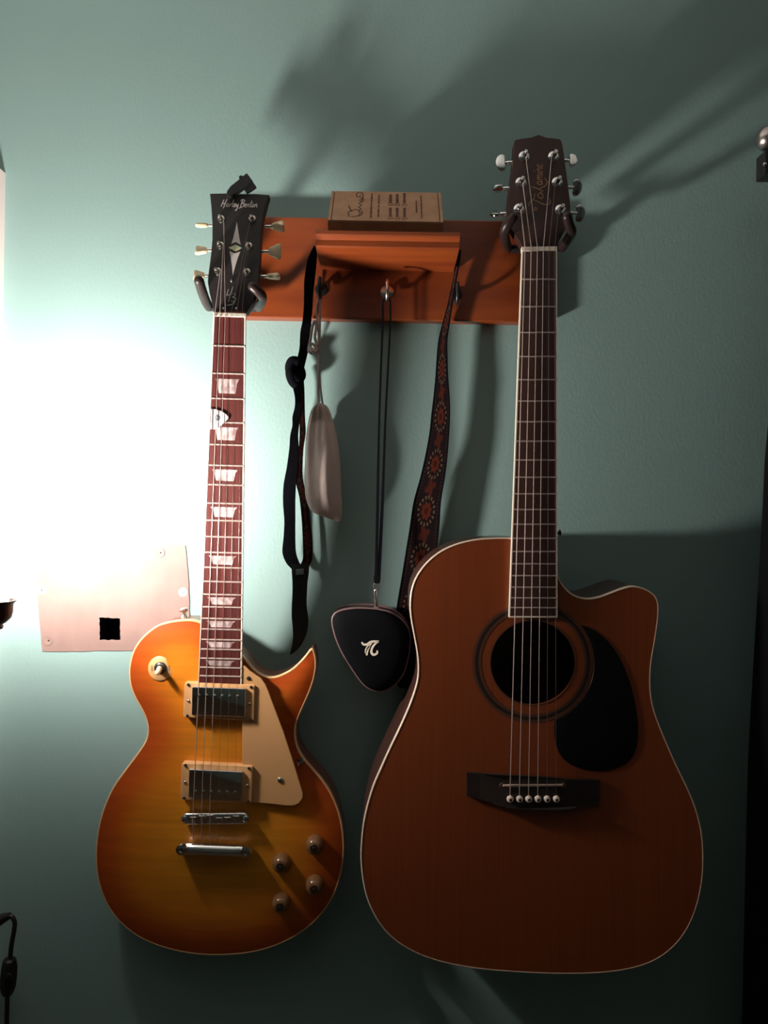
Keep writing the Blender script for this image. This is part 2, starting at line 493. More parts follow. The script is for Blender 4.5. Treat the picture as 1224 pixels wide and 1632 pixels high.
def screw_head(px, py, z, r, parent, m, slot=True, name='screw'):
    c = W(px, py, z)
    s = obj(name, lathe([(r * 1.02, 0), (r, .0006), (r * .75, .0014), (r * .3, .0018), (0, .0018)], c, seg=20), m, parent)
    if slot:
        g = .0019
        a = box((c.x - r * .38, c.y - g, c.z - r * .09), (c.x + r * .38, c.y - g + .0003, c.z + r * .09))
        b = box((c.x - r * .09, c.y - g, c.z - r * .38), (c.x + r * .09, c.y - g + .0003, c.z + r * .38))
        obj('screw_slot', join(a, b), M['dark'], s, smooth=False)
    return s
screw_head(291.7, 943.8, .0014, .0062, patch, M['screw_paint'])
screw_head(67.5, 940, .0014, .0060, patch, M['screw_paint'])
for (px, py) in ((255, 881), (76.6, 1021)):
    obj('screw_dimple', lathe([(.0075, .0), (.0065, .0012), (.0045, .0008), (.002, .0002), (0, .0001)], W(px, py, .0012), seg=18), M['plaster'], patch)
    obj('screw_hole', lathe([(.0012, 0), (0, .0006)], W(px + 1, py, .0014), seg=10), M['dark'], patch)

# ------------------------------------------------------------------ floor lamp
LZ = .225
Lc = W(-7, 957, LZ)
lamp = thing('floor_lamp', (Lc.x, Lc.y, 0), 'maroon metal lamp cup on a slim stem holding a glowing bulb', 'lamp')
def at(dz): return Vector((Lc.x, Lc.y, Lc.z + dz))
UP = (0, 0, 1)
obj('lamp_cup', lathe([(.003, -.031), (.0075, -.031), (.0085, -.028), (.0075, -.026), (.011, -.024), (.016, -.019), (.0175, -.013), (.0178, -.004), (.0205, -.0012), (.0212, 0), (.0195, .0003), (.0165, -.002), (.0158, -.012), (.008, -.020), (.0, -.021)], at(0), UP, 40), M['lamp_metal'], lamp)
obj('stem', lathe([(.0042, -Lc.z + .02), (.0042, -.03)], at(0), UP, 16), M['lamp_metal'], lamp)
obj('base', lathe([(.0, 0), (.12, 0), (.125, .004), (.122, .012), (.06, .022), (.012, .030), (.006, .045), (0, .045)], (Lc.x, Lc.y, 0), UP, 48), M['lamp_metal'], lamp)
obj('bulb_collar', lathe([(.0, -.02), (.011, -.02), (.012, -.006), (.0145, .006), (.021, .020), (.0272, .034), (.0289, .0433), (.0, .0433)], at(0), UP, 40), M['bulb_neck'], lamp, label='dimmer frosted lower half of the bulb')
dome = [(.0289, .0434)]
for i in range(0, 15):
    th = math.radians(-3 + 93 * i / 14)
    dome.append((.029 * math.cos(th), .045 + .029 * math.sin(th)))
dome[-1] = (0, dome[-1][1])
obj('bulb', lathe(dome, at(0), UP, 32), M['bulb'], lamp, label='glowing white bulb dome')

# power cord at the lower left
cord = thing('power_cord', W(10, 1632, .06), 'black cable with an inline switch hanging down the teal wall', 'cord')
obj('strain_relief', tube([W(-14, 1473, .05), W(-2, 1467, .05), W(8, 1462, .05), W(16, 1459, .05)], [.0075, .0072, .0058, .0040], 14), M['black_rubber'], cord)
cp = spline([W(14, 1460, .05), W(20, 1462, .05), W(23.5, 1471, .051), W(22.5, 1482, .052), W(20, 1496, .053), W(17.5, 1512, .054), W(16, 1532, .055), W(14, 1556, .056), W(11.8, 1586, .058), W(11, 1610, .06), W(10.5, 1640, .06), W(9, 1800, .06), W(4, 2200, .05)], False, 5)
obj('cable', tube(cp, .0030, 10), M['black_rubber'], cord)
sw = [W(15, 1527, .055), W(15, 1530, .055), W(15, 1541, .055), W(14, 1556, .055), W(13, 1570, .055), W(11.8, 1580, .055), W(11.5, 1586, .055)]
obj('inline_switch', tube(sw, [.006, .0085, .0104, .0108, .0102, .0082, .0055], 8), M['black_rubber'], cord, angle=25)
obj('rocker', lathe([(.0045, 0), (.0042, .0015), (.003, .002), (0, .002)], W(14, 1556, .0655), seg=14), M['black_metal'], cord)

# ------------------------------------------------------------------ curtain rod and dark curtain, right edge
fc = W(1224.5, 221, .10)
rodt = thing('curtain_rod', (fc.x, 0, fc.z - .05), 'satin silver ball finial on a rod with a black wall bracket', 'curtain rod')
br = .0155
obj('finial', lathe([(0, -br)] + [(br * math.cos(math.radians(a)), br * math.sin(math.radians(a))) for a in range(-75, 90, 15)] + [(0, br)], fc, (1, 0, 0), 32), M['finial'], rodt)
obj('rod', lathe([(.005, .012), (.0075, .016), (.0062, .022), (.0062, .60)], fc, (1, 0, 0), 16), M['black_metal'], rodt)
bx = W(1213, 246, .10); bx2 = W(1236, 284, .10)
obj('bracket', join(box((bx.x, -.112, bx2.z), (bx2.x, -.088, bx.z)), ([Vector(p) for p in [(bx.x + .004, -.09, bx2.z + .006), (bx2.x - .002, -.09, bx2.z + .006), (bx2.x + .10, -.001, bx2.z + .006), (bx2.x + .085, -.001, bx2.z + .006), (bx.x + .004, -.09, bx2.z + .018), (bx2.x - .002, -.09, bx2.z + .018), (bx2.x + .10, -.001, bx2.z + .018), (bx2.x + .085, -.001, bx2.z + .018)]], [(0, 1, 2, 3), (4, 5, 6, 7), (0, 1, 5, 4), (1, 2, 6, 5), (2, 3, 7, 6), (3, 0, 4, 7)]), box((bx2.x + .08, -.006, bx2.z - .015), (bx2.x + .105, -.0005, bx.z + .015)),
    box((fc.x + .010, -.106, fc.z - .02), (fc.x + .016, -.094, fc.z - .006))), M['black_metal'], rodt, smooth=False)
screw_head(1219, 262, .112, .0025, rodt, M['chrome'], False, 'bracket_screw')
def curtain():
    V, Fc = [], []
    rows = []
    zt, zb = fc.z - .03, .02
    edge = [(1310, 285), (1250, 480), (1222, 700), (1217, 814), (1206, 1000), (1194, 1200), (1184, 1632)]
    es = [W(x, y, .11) for x, y in edge]; es.append(Vector((es[-1].x - .03, -.11, .02)))
    es[0].z = zt
    nr = 30; nc = 60
    for j in range(nr + 1):
        z = zt + (zb - zt) * j / nr
        x0 = es[-1].x
        for a, b in zip(es, es[1:]):
            if b.z <= z <= a.z + 1e-6:
                x0 = a.x + (b.x - a.x) * (a.z - z) / max(a.z - b.z, 1e-6); break
        for i in range(nc + 1):
            x = x0 + (fc.x + .55 - x0) * i / nc
            y = -.11 - (.014 + .012 * j / nr) * math.sin(i * .85 + .2 * math.sin(j * .3)) * (0 if i == 0 else 1)
            V.append(Vector((x, y, z)))
    n1 = len(V); V += [v + Vector((0, .003, 0)) for v in V]
    w = nc + 1
    for j in range(nr):
        for i in range(nc):
            q = (j * w + i, j * w + i + 1, (j + 1) * w + i + 1, (j + 1) * w + i)
            Fc.append(q); Fc.append(tuple(k + n1 for k in q[::-1]))
    for j in range(nr):
        for i in (0, nc): Fc.append((j * w + i, (j + 1) * w + i, (j + 1) * w + i + n1, j * w + i + n1))
    for i in range(nc):
        for j in (0, nr): Fc.append((j * w + i, j * w + i + 1, j * w + i + 1 + n1, j * w + i + n1))
    return V, Fc
cu = tag(obj('curtain', curtain(), M['curtain'], loc=(fc.x, -.11, .02)), 'near black fabric curtain hanging in folds beside the acoustic guitar', 'curtain')

# ------------------------------------------------------------------ wooden rack on the wall
BZ = .018
b_tl, b_br = W(352, 346, BZ), W(866, 513, BZ)
bt = (W(425, 346, BZ).z + W(790, 350, BZ).z) / 2; bb = (W(420, 506, BZ).z + W(810, 513, BZ).z) / 2
rack = thing('guitar_rack', ((b_tl.x + b_br.x) / 2, 0, bb), 'orange red wooden wall rack with a small shelf and hooks between both guitars', 'rack')
bev = .002
obj('back_board', prism([(b_tl.x, -BZ, bb), (b_br.x, -BZ, bb), (b_br.x, -BZ, bt), (b_tl.x, -BZ, bt)], BZ, bev), M['board'], rack, smooth=False)
# moulded shelf
s0, s1 = W(503, 366, .105), W(733, 370, .105)
st = (s0.z + s1.z) / 2
def shelf():
    prof = [(BZ, 0), (.104, 0), (.106, -.0015), (.106, -.0055), (.1045, -.0075), (.1005, -.0092), (.0990, -.0105), (.0985, -.0175), (.0975, -.0188), (.060, -.0215), (BZ, -.0225)]
    V, Fc = [], []
    n = len(prof)
    for x in (s0.x, s1.x):
        for z, h in prof: V.append(Vector((x, -z, st + h)))
    for i in range(n): Fc.append((i, (i + 1) % n, n + (i + 1) % n, n + i))
    Fc += [tuple(range(n)), tuple(range(n, 2 * n))]
    return V, Fc
obj('shelf', shelf(), M['board'], rack, angle=25)

def hook(px, py, m):
    c = W(px, py, BZ)
    base = lathe([(.009, 0), (.009, .002), (.006, .0035), (0, .0035)], c, seg=18)
    path = [c + Vector((0, -.002, 0)), c + Vector((0, -.014, -.001)), c + Vector((0, -.024, -.006)), c + Vector((0, -.029, -.015)), c + Vector((0, -.025, -.024)), c + Vector((0, -.017, -.026)), c + Vector((0, -.011, -.021))]
    # a cup hook: out from the board, down and back round
    path = [c + Vector((0, -.002, 0)), c + Vector((0, -.010, .001)), c + Vector((0, -.012, -.010)), c + Vector((0, -.018, -.017)), c + Vector((0, -.027, -.016)), c + Vector((0, -.032, -.008)), c + Vector((0, -.031, .003)), c + Vector((0, -.027, .008))]
    o = obj('hook', join(base, rod(spline(path, False, 5), .0024, 10)), m, rack)
    return c
hookL = hook(512, 462, M['black_metal']); hookM = hook(617, 466, M['nickel']); hookR = hook(726, 470, M['black_metal'])

def hanger(cx, cy, arms, z_root):
    c = W(cx, cy, BZ)
    ctr = Vector((c.x, -z_root, c.z))
    roots = [W(*a[0]) for a in arms]
    base = prism([c + Vector((x, 0, z)) for x, z in ((-.02, -.03), (.02, -.03), (.02, .03), (-.02, .03))], .004, .001) if False else lathe([(.024, 0), (.024, .004), (.018, .008), (.009, .010), (.0085, .02)], c, seg=28)
    post = tube([c + Vector((0, -.012, 0)), ctr + Vector((0, .004, 0)), (roots[0] + roots[1]) / 2], .0055, 12)
    yoke = tube([roots[0], (roots[0] + roots[1]) / 2 + Vector((0, .004, -.004)), roots[1]], .0052, 12)
    h = obj('hanger', join(base, post, yoke), M['black_metal'], rack)
    for a in arms:
        pts = spline([W(*q) for q in a], False, 6)
        obj('hanger_arm', rod(pts, .0062, 14), M['arm'], h)
hanger(372, 478, [[(333, 489, .050), (328, 480, .072), (322, 464, .100), (317, 447, .120)],
                  [(412, 490, .045), (414, 485, .075), (417, 479, .096), (417, 471, .113), (411, 464, .123), (403, 457, .1265)]], .042)
hanger(858, 412, [[(809, 395, .050), (807, 389, .075), (805, 380, .095), (804, 369, .1115), (808.5, 358, .1210), (817.5, 347, .1255)],
                  [(896, 394, .050), (902, 386, .075), (909, 376, .097), (911, 368, .109), (907, 358, .1155), (904, 345, .1235)]], .042)

# ------------------------------------------------------------------ lettering strokes
GL = {
 'H': (.72, [[(.02, 0), (.18, .55), (.3, 1)], [(.38, -.22), (.55, .5), (.75, 1.12)], [(.02, .38), (.3, .46), (.58, .5)]]),
 'a': (.44, [[(.33, .40), (.14, .42), (.04, .2), (.12, .03), (.28, .12), (.36, .42), (.33, .10), (.45, .05)]]),
 'r': (.32, [[(.05, 0), (.1, .42), (.13, .25), (.25, .44), (.34, .38)]]),
 'l': (.24, [[(.06, .15), (.22, .85), (.16, 1.0), (.08, .5), (.08, .08), (.22, .03)]]),
 'e': (.34, [[(.05, .2), (.28, .3), (.22, .45), (.08, .35), (.06, .1), (.18, .0), (.36, .1)]]),
 'y': (.38, [[(.05, .45), (.08, .15), (.2, .1), (.34, .45)], [(.35, .45), (.25, -.15), (.1, -.5), (-.02, -.35)]]),
 ' ': (.18, []),
 'B': (.62, [[(.10, -.05), (.2, .5), (.28, 1)], [(0, .85), (.3, 1.05), (.58, .9), (.45, .62), (.22, .52), (.52, .45), (.55, .18), (.3, -.02), (-.15, -.18)]]),
 'n': (.42, [[(.05, 0), (.1, .44), (.12, .25), (.26, .44), (.33, .3), (.33, .02), (.43, .06)]]),
 't': (.30, [[(.22, .95), (.12, .25), (.18, .02), (.32, .1)], [(0, .58), (.4, .66)]]),
 'o': (.36, [[(.2, .44), (.05, .3), (.1, .03), (.26, .05), (.32, .28), (.2, .44)]]),
 'm': (.62, [[(.05, 0), (.1, .44), (.12, .25), (.24, .44), (.3, .3), (.3, .02), (.33, .28), (.45, .44), (.52, .3), (.52, .02), (.62, .06)]]),
 'i': (.2, [[(.05, .1), (.1, .44), (.1, .05), (.2, .06)]]),
}
def lettering(text, fn, kern=1.0):
    out = []; x = 0
    for ch in text:
        w, st = GL[ch]
        for s_ in st: out.append([fn(x + p[0], p[1]) for p in s_])
        x += w * kern
    return out, x

# ------------------------------------------------------------------ generic guitar pieces
def lerp(a, b, t): return a + (b - a) * t
def profile_along(parent, name, m, rows):
    """rows: (left point, right point, depth) -> D-section neck"""
    V, Fc = [], []; k = 9
    for a, b, d in rows:
        c = (a + b) / 2; h = (b - a) / 2
        for i in range(k):
            th = PI * i / (k - 1)
            V.append(c - h * math.cos(th) + Vector((0, d * math.sin(th) ** .8, 0)))
    for j in range(len(rows) - 1):
        for i in range(k - 1):
            Fc.append((j * k + i, j * k + i + 1, (j + 1) * k + i + 1, (j + 1) * k + i))
        Fc.append((j * k + k - 1, j * k, (j + 1) * k, (j + 1) * k + k - 1))
    Fc += [tuple(range(k)), tuple((len(rows) - 1) * k + i for i in range(k))[::-1]]
    return obj(name, (V, Fc), m, parent)

def fret_bar(a, b, r):
    """little rounded bar from a to b standing proud of the board"""
    t = (b - a).normalized(); up = Vector((0, -1, 0)); n = t.cross(up).normalized()
    V, Fc = [], []
    pr = [(-1, -.2), (-.9, .35), (-.45, .8), (.45, .8), (.9, .35), (1, -.2)]
    for p in (a, b):
        for x, h in pr: V.append(p + n * r * x + up * r * 1.1 * h)
    for i in range(5): Fc.append((i, i + 1, 7 + i, 6 + i))
    Fc += [(0, 1, 2, 3, 4, 5), (11, 10, 9, 8, 7, 6), (0, 5, 11, 6)]
    return V, Fc

def strip_rim(outline, zf, inset, depth, proud=.0004):
    """binding band round a closed pixel outline"""
    n = len(outline); P = [W(p[0], p[1], zf(p[1])) for p in outline]
    area = sum(P[i].x * P[(i + 1) % n].z - P[(i + 1) % n].x * P[i].z for i in range(n)); sg = 1 if area > 0 else -1
    V, Fc = [], []
    for i in range(n):
        t = P[(i + 1) % n] - P[i - 1]; t.y = 0; t.normalize()
        nn = Vector((-t.z, 0, t.x)) * sg
        V += [P[i] + nn * inset + Vector((0, -proud, 0)), P[i] + nn * proud + Vector((0, -proud, 0)), P[i] - nn * proud + Vector((0, proud, 0)), P[i] - nn * proud + Vector((0, depth, 0)), P[i] + nn * inset + Vector((0, depth, 0))]
    for i in range(n):
        j = (i + 1) % n
        for k in range(5):
            k2 = (k + 1) % 5
            Fc.append((i * 5 + k, i * 5 + k2, j * 5 + k2, j * 5 + k))
    return V, Fc

def body_shell(outline, zf, zback, rb, front_open=True):
    """sides and back: outline pushed back to zback with a rounded rear edge"""
    n = len(outline); P = [W(p[0], p[1], zf(p[1])) for p in outline]
    area = sum(P[i].x * P[(i + 1) % n].z - P[(i + 1) % n].x * P[i].z for i in range(n)); sg = 1 if area > 0 else -1
    ins = []
    for i in range(n):
        t = P[(i + 1) % n] - P[i - 1]; t.y = 0; t.normalize(); ins.append(Vector((-t.z, 0, t.x)) * sg)
    rings = [[Vector(p) for p in P]]
    for a in (0, 30, 60, 90):
        s_, c_ = math.sin(math.radians(a)), math.cos(math.radians(a))
        ring_ = []
        for i in range(n):
            yb = -zback(outline[i][1])
            q = Vector((P[i].x, yb - rb + rb * s_, P[i].z)) + ins[i] * rb * (1 - c_)
            ring_.append(q)
        rings.append(ring_)
    V = [v for r in rings for v in r]; Fc = []
    for j in range(len(rings) - 1):
        for i in range(n):
            i2 = (i + 1) % n
            Fc.append((j * n + i, j * n + i2, (j + 1) * n + i2, (j + 1) * n + i))
    Fc.append(tuple((len(rings) - 1) * n + i for i in range(n)))
    return V, Fc

# ================================================================== ELECTRIC GUITAR
def zE(py): return .107 - .065 * (py - 503) / 1277          # body rim plane
def zEf(py): return .118 - .055 * (py - 503) / 1277         # fretboard face
def zEh(py): return .1135 - .25 * (503 - py) / 1277         # headstock face
def domeE(e): return .0095 * (1 - math.exp(-e / 42.0))
def zEt(py): return zE(py) + .0090
E = thing('electric_guitar', W(345, 1522, .03), 'amber sunburst single cutaway electric guitar with cream pickguard hanging on the left', 'guitar')
lp = [(318, 991), (305, 988), (292, 988), (272, 990.5), (253, 996), (238, 1006), (224, 1019.5), (213, 1037), (207, 1058), (206, 1078), (209, 1096), (216, 1113), (224, 1127), (231, 1141), (235, 1155), (235.5, 1168), (232, 1181), (224, 1194),
      (211, 1212), (196, 1232), (182, 1252), (169, 1279), (159, 1310), (154, 1342), (153, 1372), (156, 1400), (164, 1427), (177, 1452), (196, 1474), (221, 1493), (252, 1507), (287, 1516.5), (322, 1521.5), (352, 1522), (385, 1520), (418, 1514), (449, 1503), (477, 1488),
      (503, 1467), (524, 1441), (538, 1411), (546, 1379), (548, 1346), (545, 1315), (538, 1288), (527, 1263), (513, 1242), (498, 1225), (486, 1211), (477, 1197), (472, 1182), (470.5, 1166), (473, 1150), (479, 1135), (487, 1117), (495, 1098), (501, 1078), (503.5, 1060),
      (502.5, 1046), (499, 1035), (494, 1036), (487, 1045), (478, 1055), (466, 1066), (452, 1074), (437, 1079), (423, 1078), (410, 1071.5), (399, 1061), (390, 1050), (380, 1040), (355, 1020), (332, 1000)]
lps = [(p.x, p.y) for p in spline([(a, b, 0) for a, b in lp], True, 4)]
obj('body', body_shell(lps, lambda y: zE(y) - .003, lambda y: zE(y) - .050, .006), M['mahogany'], E)
(tv, tf), ed, _ = sheet_cdt(lps, [], zE, 11, domeE)
obj('top', (tv, tf), M['burst'], E, attr={'edge': [min(1, e / 120.0) for e in ed]}, recalc=True)
obj('binding', strip_rim(lps, zE, .0016, .0055, .0005), M['bind'], E)

# neck and fretboard
def eL(py): return lerp(340, 316, (py - 503) / 589.0)
def eR(py): return lerp(391, 384.5, (py - 503) / 589.0)
rows = []
for py in (496, 520, 600, 700, 800, 900, 960, 1000, 1030, 1060):
    d = lerp(.016, .020, (py - 503) / 400) if py < 930 else lerp(.021, .042, min(1, (py - 930) / 90))
    rows.append((W(eL(py) + .6, py, zEf(py) - .0045), W(eR(py) - .2, py, zEf(py) - .0045), d))
profile_along(E, 'neck', M['mahogany'], rows)
fb = [W(eL(503), 503, zEf(503)), W(eR(503), 503, zEf(503)), W(eR(1092), 1092, zEf(1092)), W(eL(1092), 1092, zEf(1092))]
efb = obj('fretboard', prism(fb, .0055), M['rosewood'], E, smooth=False)
for f_, s_ in ((eL, 1), (eR, -1)):
    q = [W(f_(503) - .3 * s_, 503, zEf(503) + .0003), W(f_(503) + 1.5 * s_, 503, zEf(503) + .0003), W(f_(1092) + 1.5 * s_, 1092, zEf(1092) + .0003), W(f_(1092) - .3 * s_, 1092, zEf(1092) + .0003)]
    obj('board_binding', prism(q, .0058), M['bind_white'], efb, smooth=False)
efret = [551, 595, 635, 673, 708.5, 741.5, 772.5, 802, 829.5, 855.5, 880.5, 904.5, 927, 947.5, 967.5, 986, 1003, 1019.5, 1035, 1049.5, 1064, 1077.5]
for py in efret:
    dx = 1.5
    obj('fret', fret_bar(W(eL(py) + .3, py - .6, zEf(py)), W(eR(py) - .3, py + 1.0, zEf(py)), .0011), M['fret'], efb)
fl = [503] + efret
for n in (3, 5, 7, 9, 12, 15, 17, 19, 21):
    a, b = fl[n - 1], fl[n]
    y0, y1 = lerp(a, b, .22), lerp(a, b, .80)
    def xx(t, y): return lerp(eL(y), eR(y), t)
    top = [(xx(.13, y0), y0 - .4), (xx(.84, y0), y0 + .8), (xx(.78, lerp(y0, y1, .3)), lerp(y0, y1, .3)), (xx(.735, y1), y1 + .6), (xx(.255, y1), y1 - .4), (xx(.20, lerp(y0, y1, .3)), lerp(y0, y1, .3))]
    obj('fret_inlay', prism([W(x, y, zEf(y) + .00035) for x, y in top], .0008), M['pearl'], efb, smooth=False)
obj('nut', prism([W(339.5, 497.5, zEf(500) + .0012), W(391.5, 499.5, zEf(500) + .0012), W(391.5, 505.5, zEf(500) + .0018), W(339.5, 503.5, zEf(500) + .0018)], .008, .0004), M['bind_white'], E, smooth=False)

# headstock
hs = [(334.5, 308.5), (358, 308), (383, 309), (408, 309), (428.5, 310.5), (425.5, 320), (420.5, 340), (417, 360), (415, 385), (414, 410), (413, 432), (411.5, 450), (407, 468), (400, 486), (392.5, 499), (341, 498), (338.5, 486), (334, 468), (331, 449), (332.5, 433), (336, 407), (338.3, 382), (338.3, 355), (336.5, 328)]
hd = obj('headstock', prism([W(x, y, zEh(y)) for x, y in hs], .0145, .0008), M['head_black'], E, angle=30)
def zd(py): return zEh(py) + .0004
def hb(u, v): return (352 + u * 11.2 + v * 1.6, 329.5 + u * .15 - v * 11.5)
ls, _ = lettering('Harley Benton', hb, 1.02)
obj('script_logo', ribbons(ls, 1.5, zd), M['logo_silver'], hd, smooth=False, label='silver script lettering')
z2 = lambda x, y: (320 + x / 11.13, 420 + y / 11.13)
hbs = [[z2(492, 450), z2(470, 520), z2(455, 575)], [z2(572, 408), z2(530, 540), z2(488, 682)], [z2(452, 565), z2(490, 556), z2(535, 556)],
       [z2(535, 545), z2(590, 530), z2(615, 545), z2(590, 580), z2(560, 595), z2(615, 610), z2(615, 650), z2(580, 685), z2(540, 655)], [z2(450, 738), z2(520, 735), z2(575, 712), z2(610, 680)]]
obj('monogram', ribbons(hbs, 1.6, zd), M['logo_dim'], hd, smooth=False, label='grey HB monogram')
def flat(pts, zf, th=.0006): return prism([W(x, y, zf(y)) for x, y in pts], th)
up_in = [(377.5, 353), (375, 366), (371.5, 380), (368.6, 388.6), (375.8, 385.6), (383.6, 390), (381.5, 380), (379.3, 366)]
lo_in = [(365.7, 400), (374, 404), (383, 400.8), (379, 411), (375, 424), (371, 438.5), (369.8, 424), (367.8, 410)]
obj('diamond_inlay', flat(up_in, zd), M['inlay'], hd, smooth=False); obj('diamond_inlay', flat(lo_in, zd), M['inlay'], hd, smooth=False)
obj('centre_inlay', flat([(364, 394.8), (375.6, 389.8), (386, 395), (375.6, 400.6)], zd), M['inlay_y'], hd, smooth=False)
for px, py in ((369, 448), (356, 492), (376.5, 492)):
    screw_head(px, py, zEh(py), .0016, hd, M['nickel'], False, 'cover_screw')

def tuner(parent, px, py, zf, rb, post_h, m, ring_r=1.0, ball=False):
    c = W(px, py, zf(py))
    t = obj('tuner', join(lathe([(rb * ring_r, 0), (rb * ring_r, .0012), (rb * .86, .0026), (rb * .66, .0030), (rb * .60, .0018), (0, .0018)], c, seg=24),
        lathe([(rb * .40, .001), (rb * .40, post_h * .55), (rb * .30, post_h * .66), (rb * .32, post_h * .74), (rb * .44, post_h * .82), (rb * .44, post_h * .93), (rb * .30, post_h), (0, post_h)], c, seg=18)), m, parent)
    return t

def keystone(parent, x_in, x_out, cy, hh, ang, z, m):
    """flared cream button; ang turns it about its shaft"""
    a, b = W(x_in, cy, z), W(x_out, cy, z)
    ax = (b - a).normalized(); u = Vector((0, -1, 0)); v = ax.cross(u)
    u, v = u * math.cos(ang) + v * math.sin(ang), v * math.cos(ang) - u * math.sin(ang)
    L = (b - a).length
    sh = lathe([(.0022, -.004), (.0022, L * .3)], a, ax, 12)
    prof = [(.22, .34, .55), (.30, .52, .8), (.45, .66, 1), (.62, .80, 1), (.80, .98, 1), (.92, 1.0, .95), (1.0, .86, .6)]
    V, Fc = [], []; k = 16
    for t, w, th in prof:
        for i in range(k):
            q = 2 * PI * i / k
            cx, sy = math.cos(q), math.sin(q)
            sx = math.copysign(abs(cx) ** .5, cx); s2 = math.copysign(abs(sy) ** .7, sy)
            V.append(a + ax * L * t + v * hh * w * sx + u * .0031 * th * s2)
    for j in range(len(prof) - 1):
        for i in range(k):
            i2 = (i + 1) % k
            Fc.append((j * k + i, j * k + i2, (j + 1) * k + i2, (j + 1) * k + i))
    Fc += [tuple(range(k))[::-1], tuple((len(prof) - 1) * k + i for i in range(k))]
    obj('tuner_shaft', sh, M['nickel'], parent)
    obj('tuner_button', (V, Fc), m, parent, angle=50)

epl = [(353, 350), (352, 392), (347.6, 433.5)]; epr = [(402.5, 350), (397, 393), (394, 434.5)]
eb = [((337, 313, 359, .0075, 1.25), (427, 453, 361, .0075, .75)), ((336, 312, 399, .0075, .55), (422, 448, 401, .0098, .1)), ((331, 309, 439, .0078, .45), (419, 446, 440.5, .0075, 1.5))]
for i in range(3):
    for (px, py), bt_ in zip((epl[i], epr[i]), eb[i]):
        t = tuner(E, px, py, zEh, .0052, .013, M['nickel'])
        keystone(t, bt_[0], bt_[1], bt_[2], bt_[3], bt_[4], zEh(bt_[2]) - .012, M['cream_btn'])

# hardware on the body
def quad_plate(q, zf, th, lift, bev_): return prism([W(x, y, zf(y) + lift) for x, y in q], th, bev_)
def rounded(q, r=3.0, n=4):
    out = []; m = len(q)
    for i in range(m):
        p0, p1, p2 = Vector(q[i - 1]), Vector(q[i]), Vector(q[(i + 1) % m])
        a = p1 + (p0 - p1).normalized() * r; b = p1 + (p2 - p1).normalized() * r
        for k in range(n + 1):
            t = k / n; out.append(tuple(a * (1 - t) ** 2 + p1 * 2 * t * (1 - t) + b * t * t))
    return out
pg = [(386, 1062), (390, 1061), (398, 1069), (407, 1075.5), (416, 1081), (423, 1091), (429, 1105), (437, 1127), (451, 1164), (466, 1210), (480, 1256), (482.5, 1264), (482, 1272), (477, 1280), (468, 1284), (455, 1284), (436, 1281.5), (410, 1279.5), (386, 1278)]
epg = obj('pickguard', prism([W(x, y, zEt(y) + .0055) for x, y in pg], .0025, .0006), M['cream'], E, smooth=False)
screw_head(396, 1081, zEt(1081) + .0055, .0026, epg, M['dark'], False, 'guard_screw')
screw_head(446.7, 1243, zEt(1243) + .0055, .0036, epg, M['nickel'], False, 'guard_screw')
bk = [W(484, 1207, zE(1210) - .012), W(480, 1213, zE(1213) + .004), W(474, 1218, zE(1216) + .011)]
obj('guard_bracket', tube(bk, [.0035, .0042, .0035], 8, True, .6), M['chrome'], epg)
rings_ = [([(294, 1087.5), (406.5, 1092), (405, 1149), (292, 1143.5)], [(306, 1094.5), (391.5, 1097.5), (390.4, 1143), (305, 1140)], 1108.5, [317.5, 330, 342.5, 354.5, 366.5, 379], .0115),
          ([(289.4, 1216), (403, 1221.5), (401, 1280), (287, 1274.6)], [(301, 1226), (387, 1230), (384.5, 1275), (300, 1271)], 1261.5, [312, 324, 336.5, 349.5, 362.5, 375], .0135)]
for rq, pq, py_, pxs, lift in rings_:
    r_ = obj('pickup_ring', prism([W(x, y, zEt(y) + lift - .003) for x, y in rounded(rq, 4)], lift, .0012), M['cream'], E, angle=30)
    for i in range(4):
        c_ = (Vector(rq[0]) + Vector(rq[1]) + Vector(rq[2]) + Vector(rq[3])) / 4; p = Vector(rq[i]) + (c_ - Vector(rq[i])).normalized() * 7.0
        screw_head(p.x, p.y, zEt(p.y) + lift - .003, .0018, r_, M['dark'], False, 'ring_screw')
    for a_, b_ in ((0, 3), (1, 2)):
        m_ = (Vector(rq[a_]) + Vector(rq[b_])) / 2 + Vector((7 if a_ == 0 else -8, 1))
        screw_head(m_.x, m_.y, zEt(m_.y) + lift - .003, .0019, r_, M['nickel'], False, 'height_screw')
    pk = obj('pickup', prism([W(x, y, zEt(y) + lift + .0015) for x, y in rounded(pq, 2.5)], .008, .0012), M['chrome'], E, angle=30)
    for i, px in enumerate(pxs):
        c = W(px, py_ + (px - pxs[0]) * .02, zEt(py_) + lift + .0015)
        obj('pole_screw', lathe([(.0022, 0), (.0021, .0005), (.0012, .0010), (0, .0011)], c, seg=14), M['nickel'], pk)

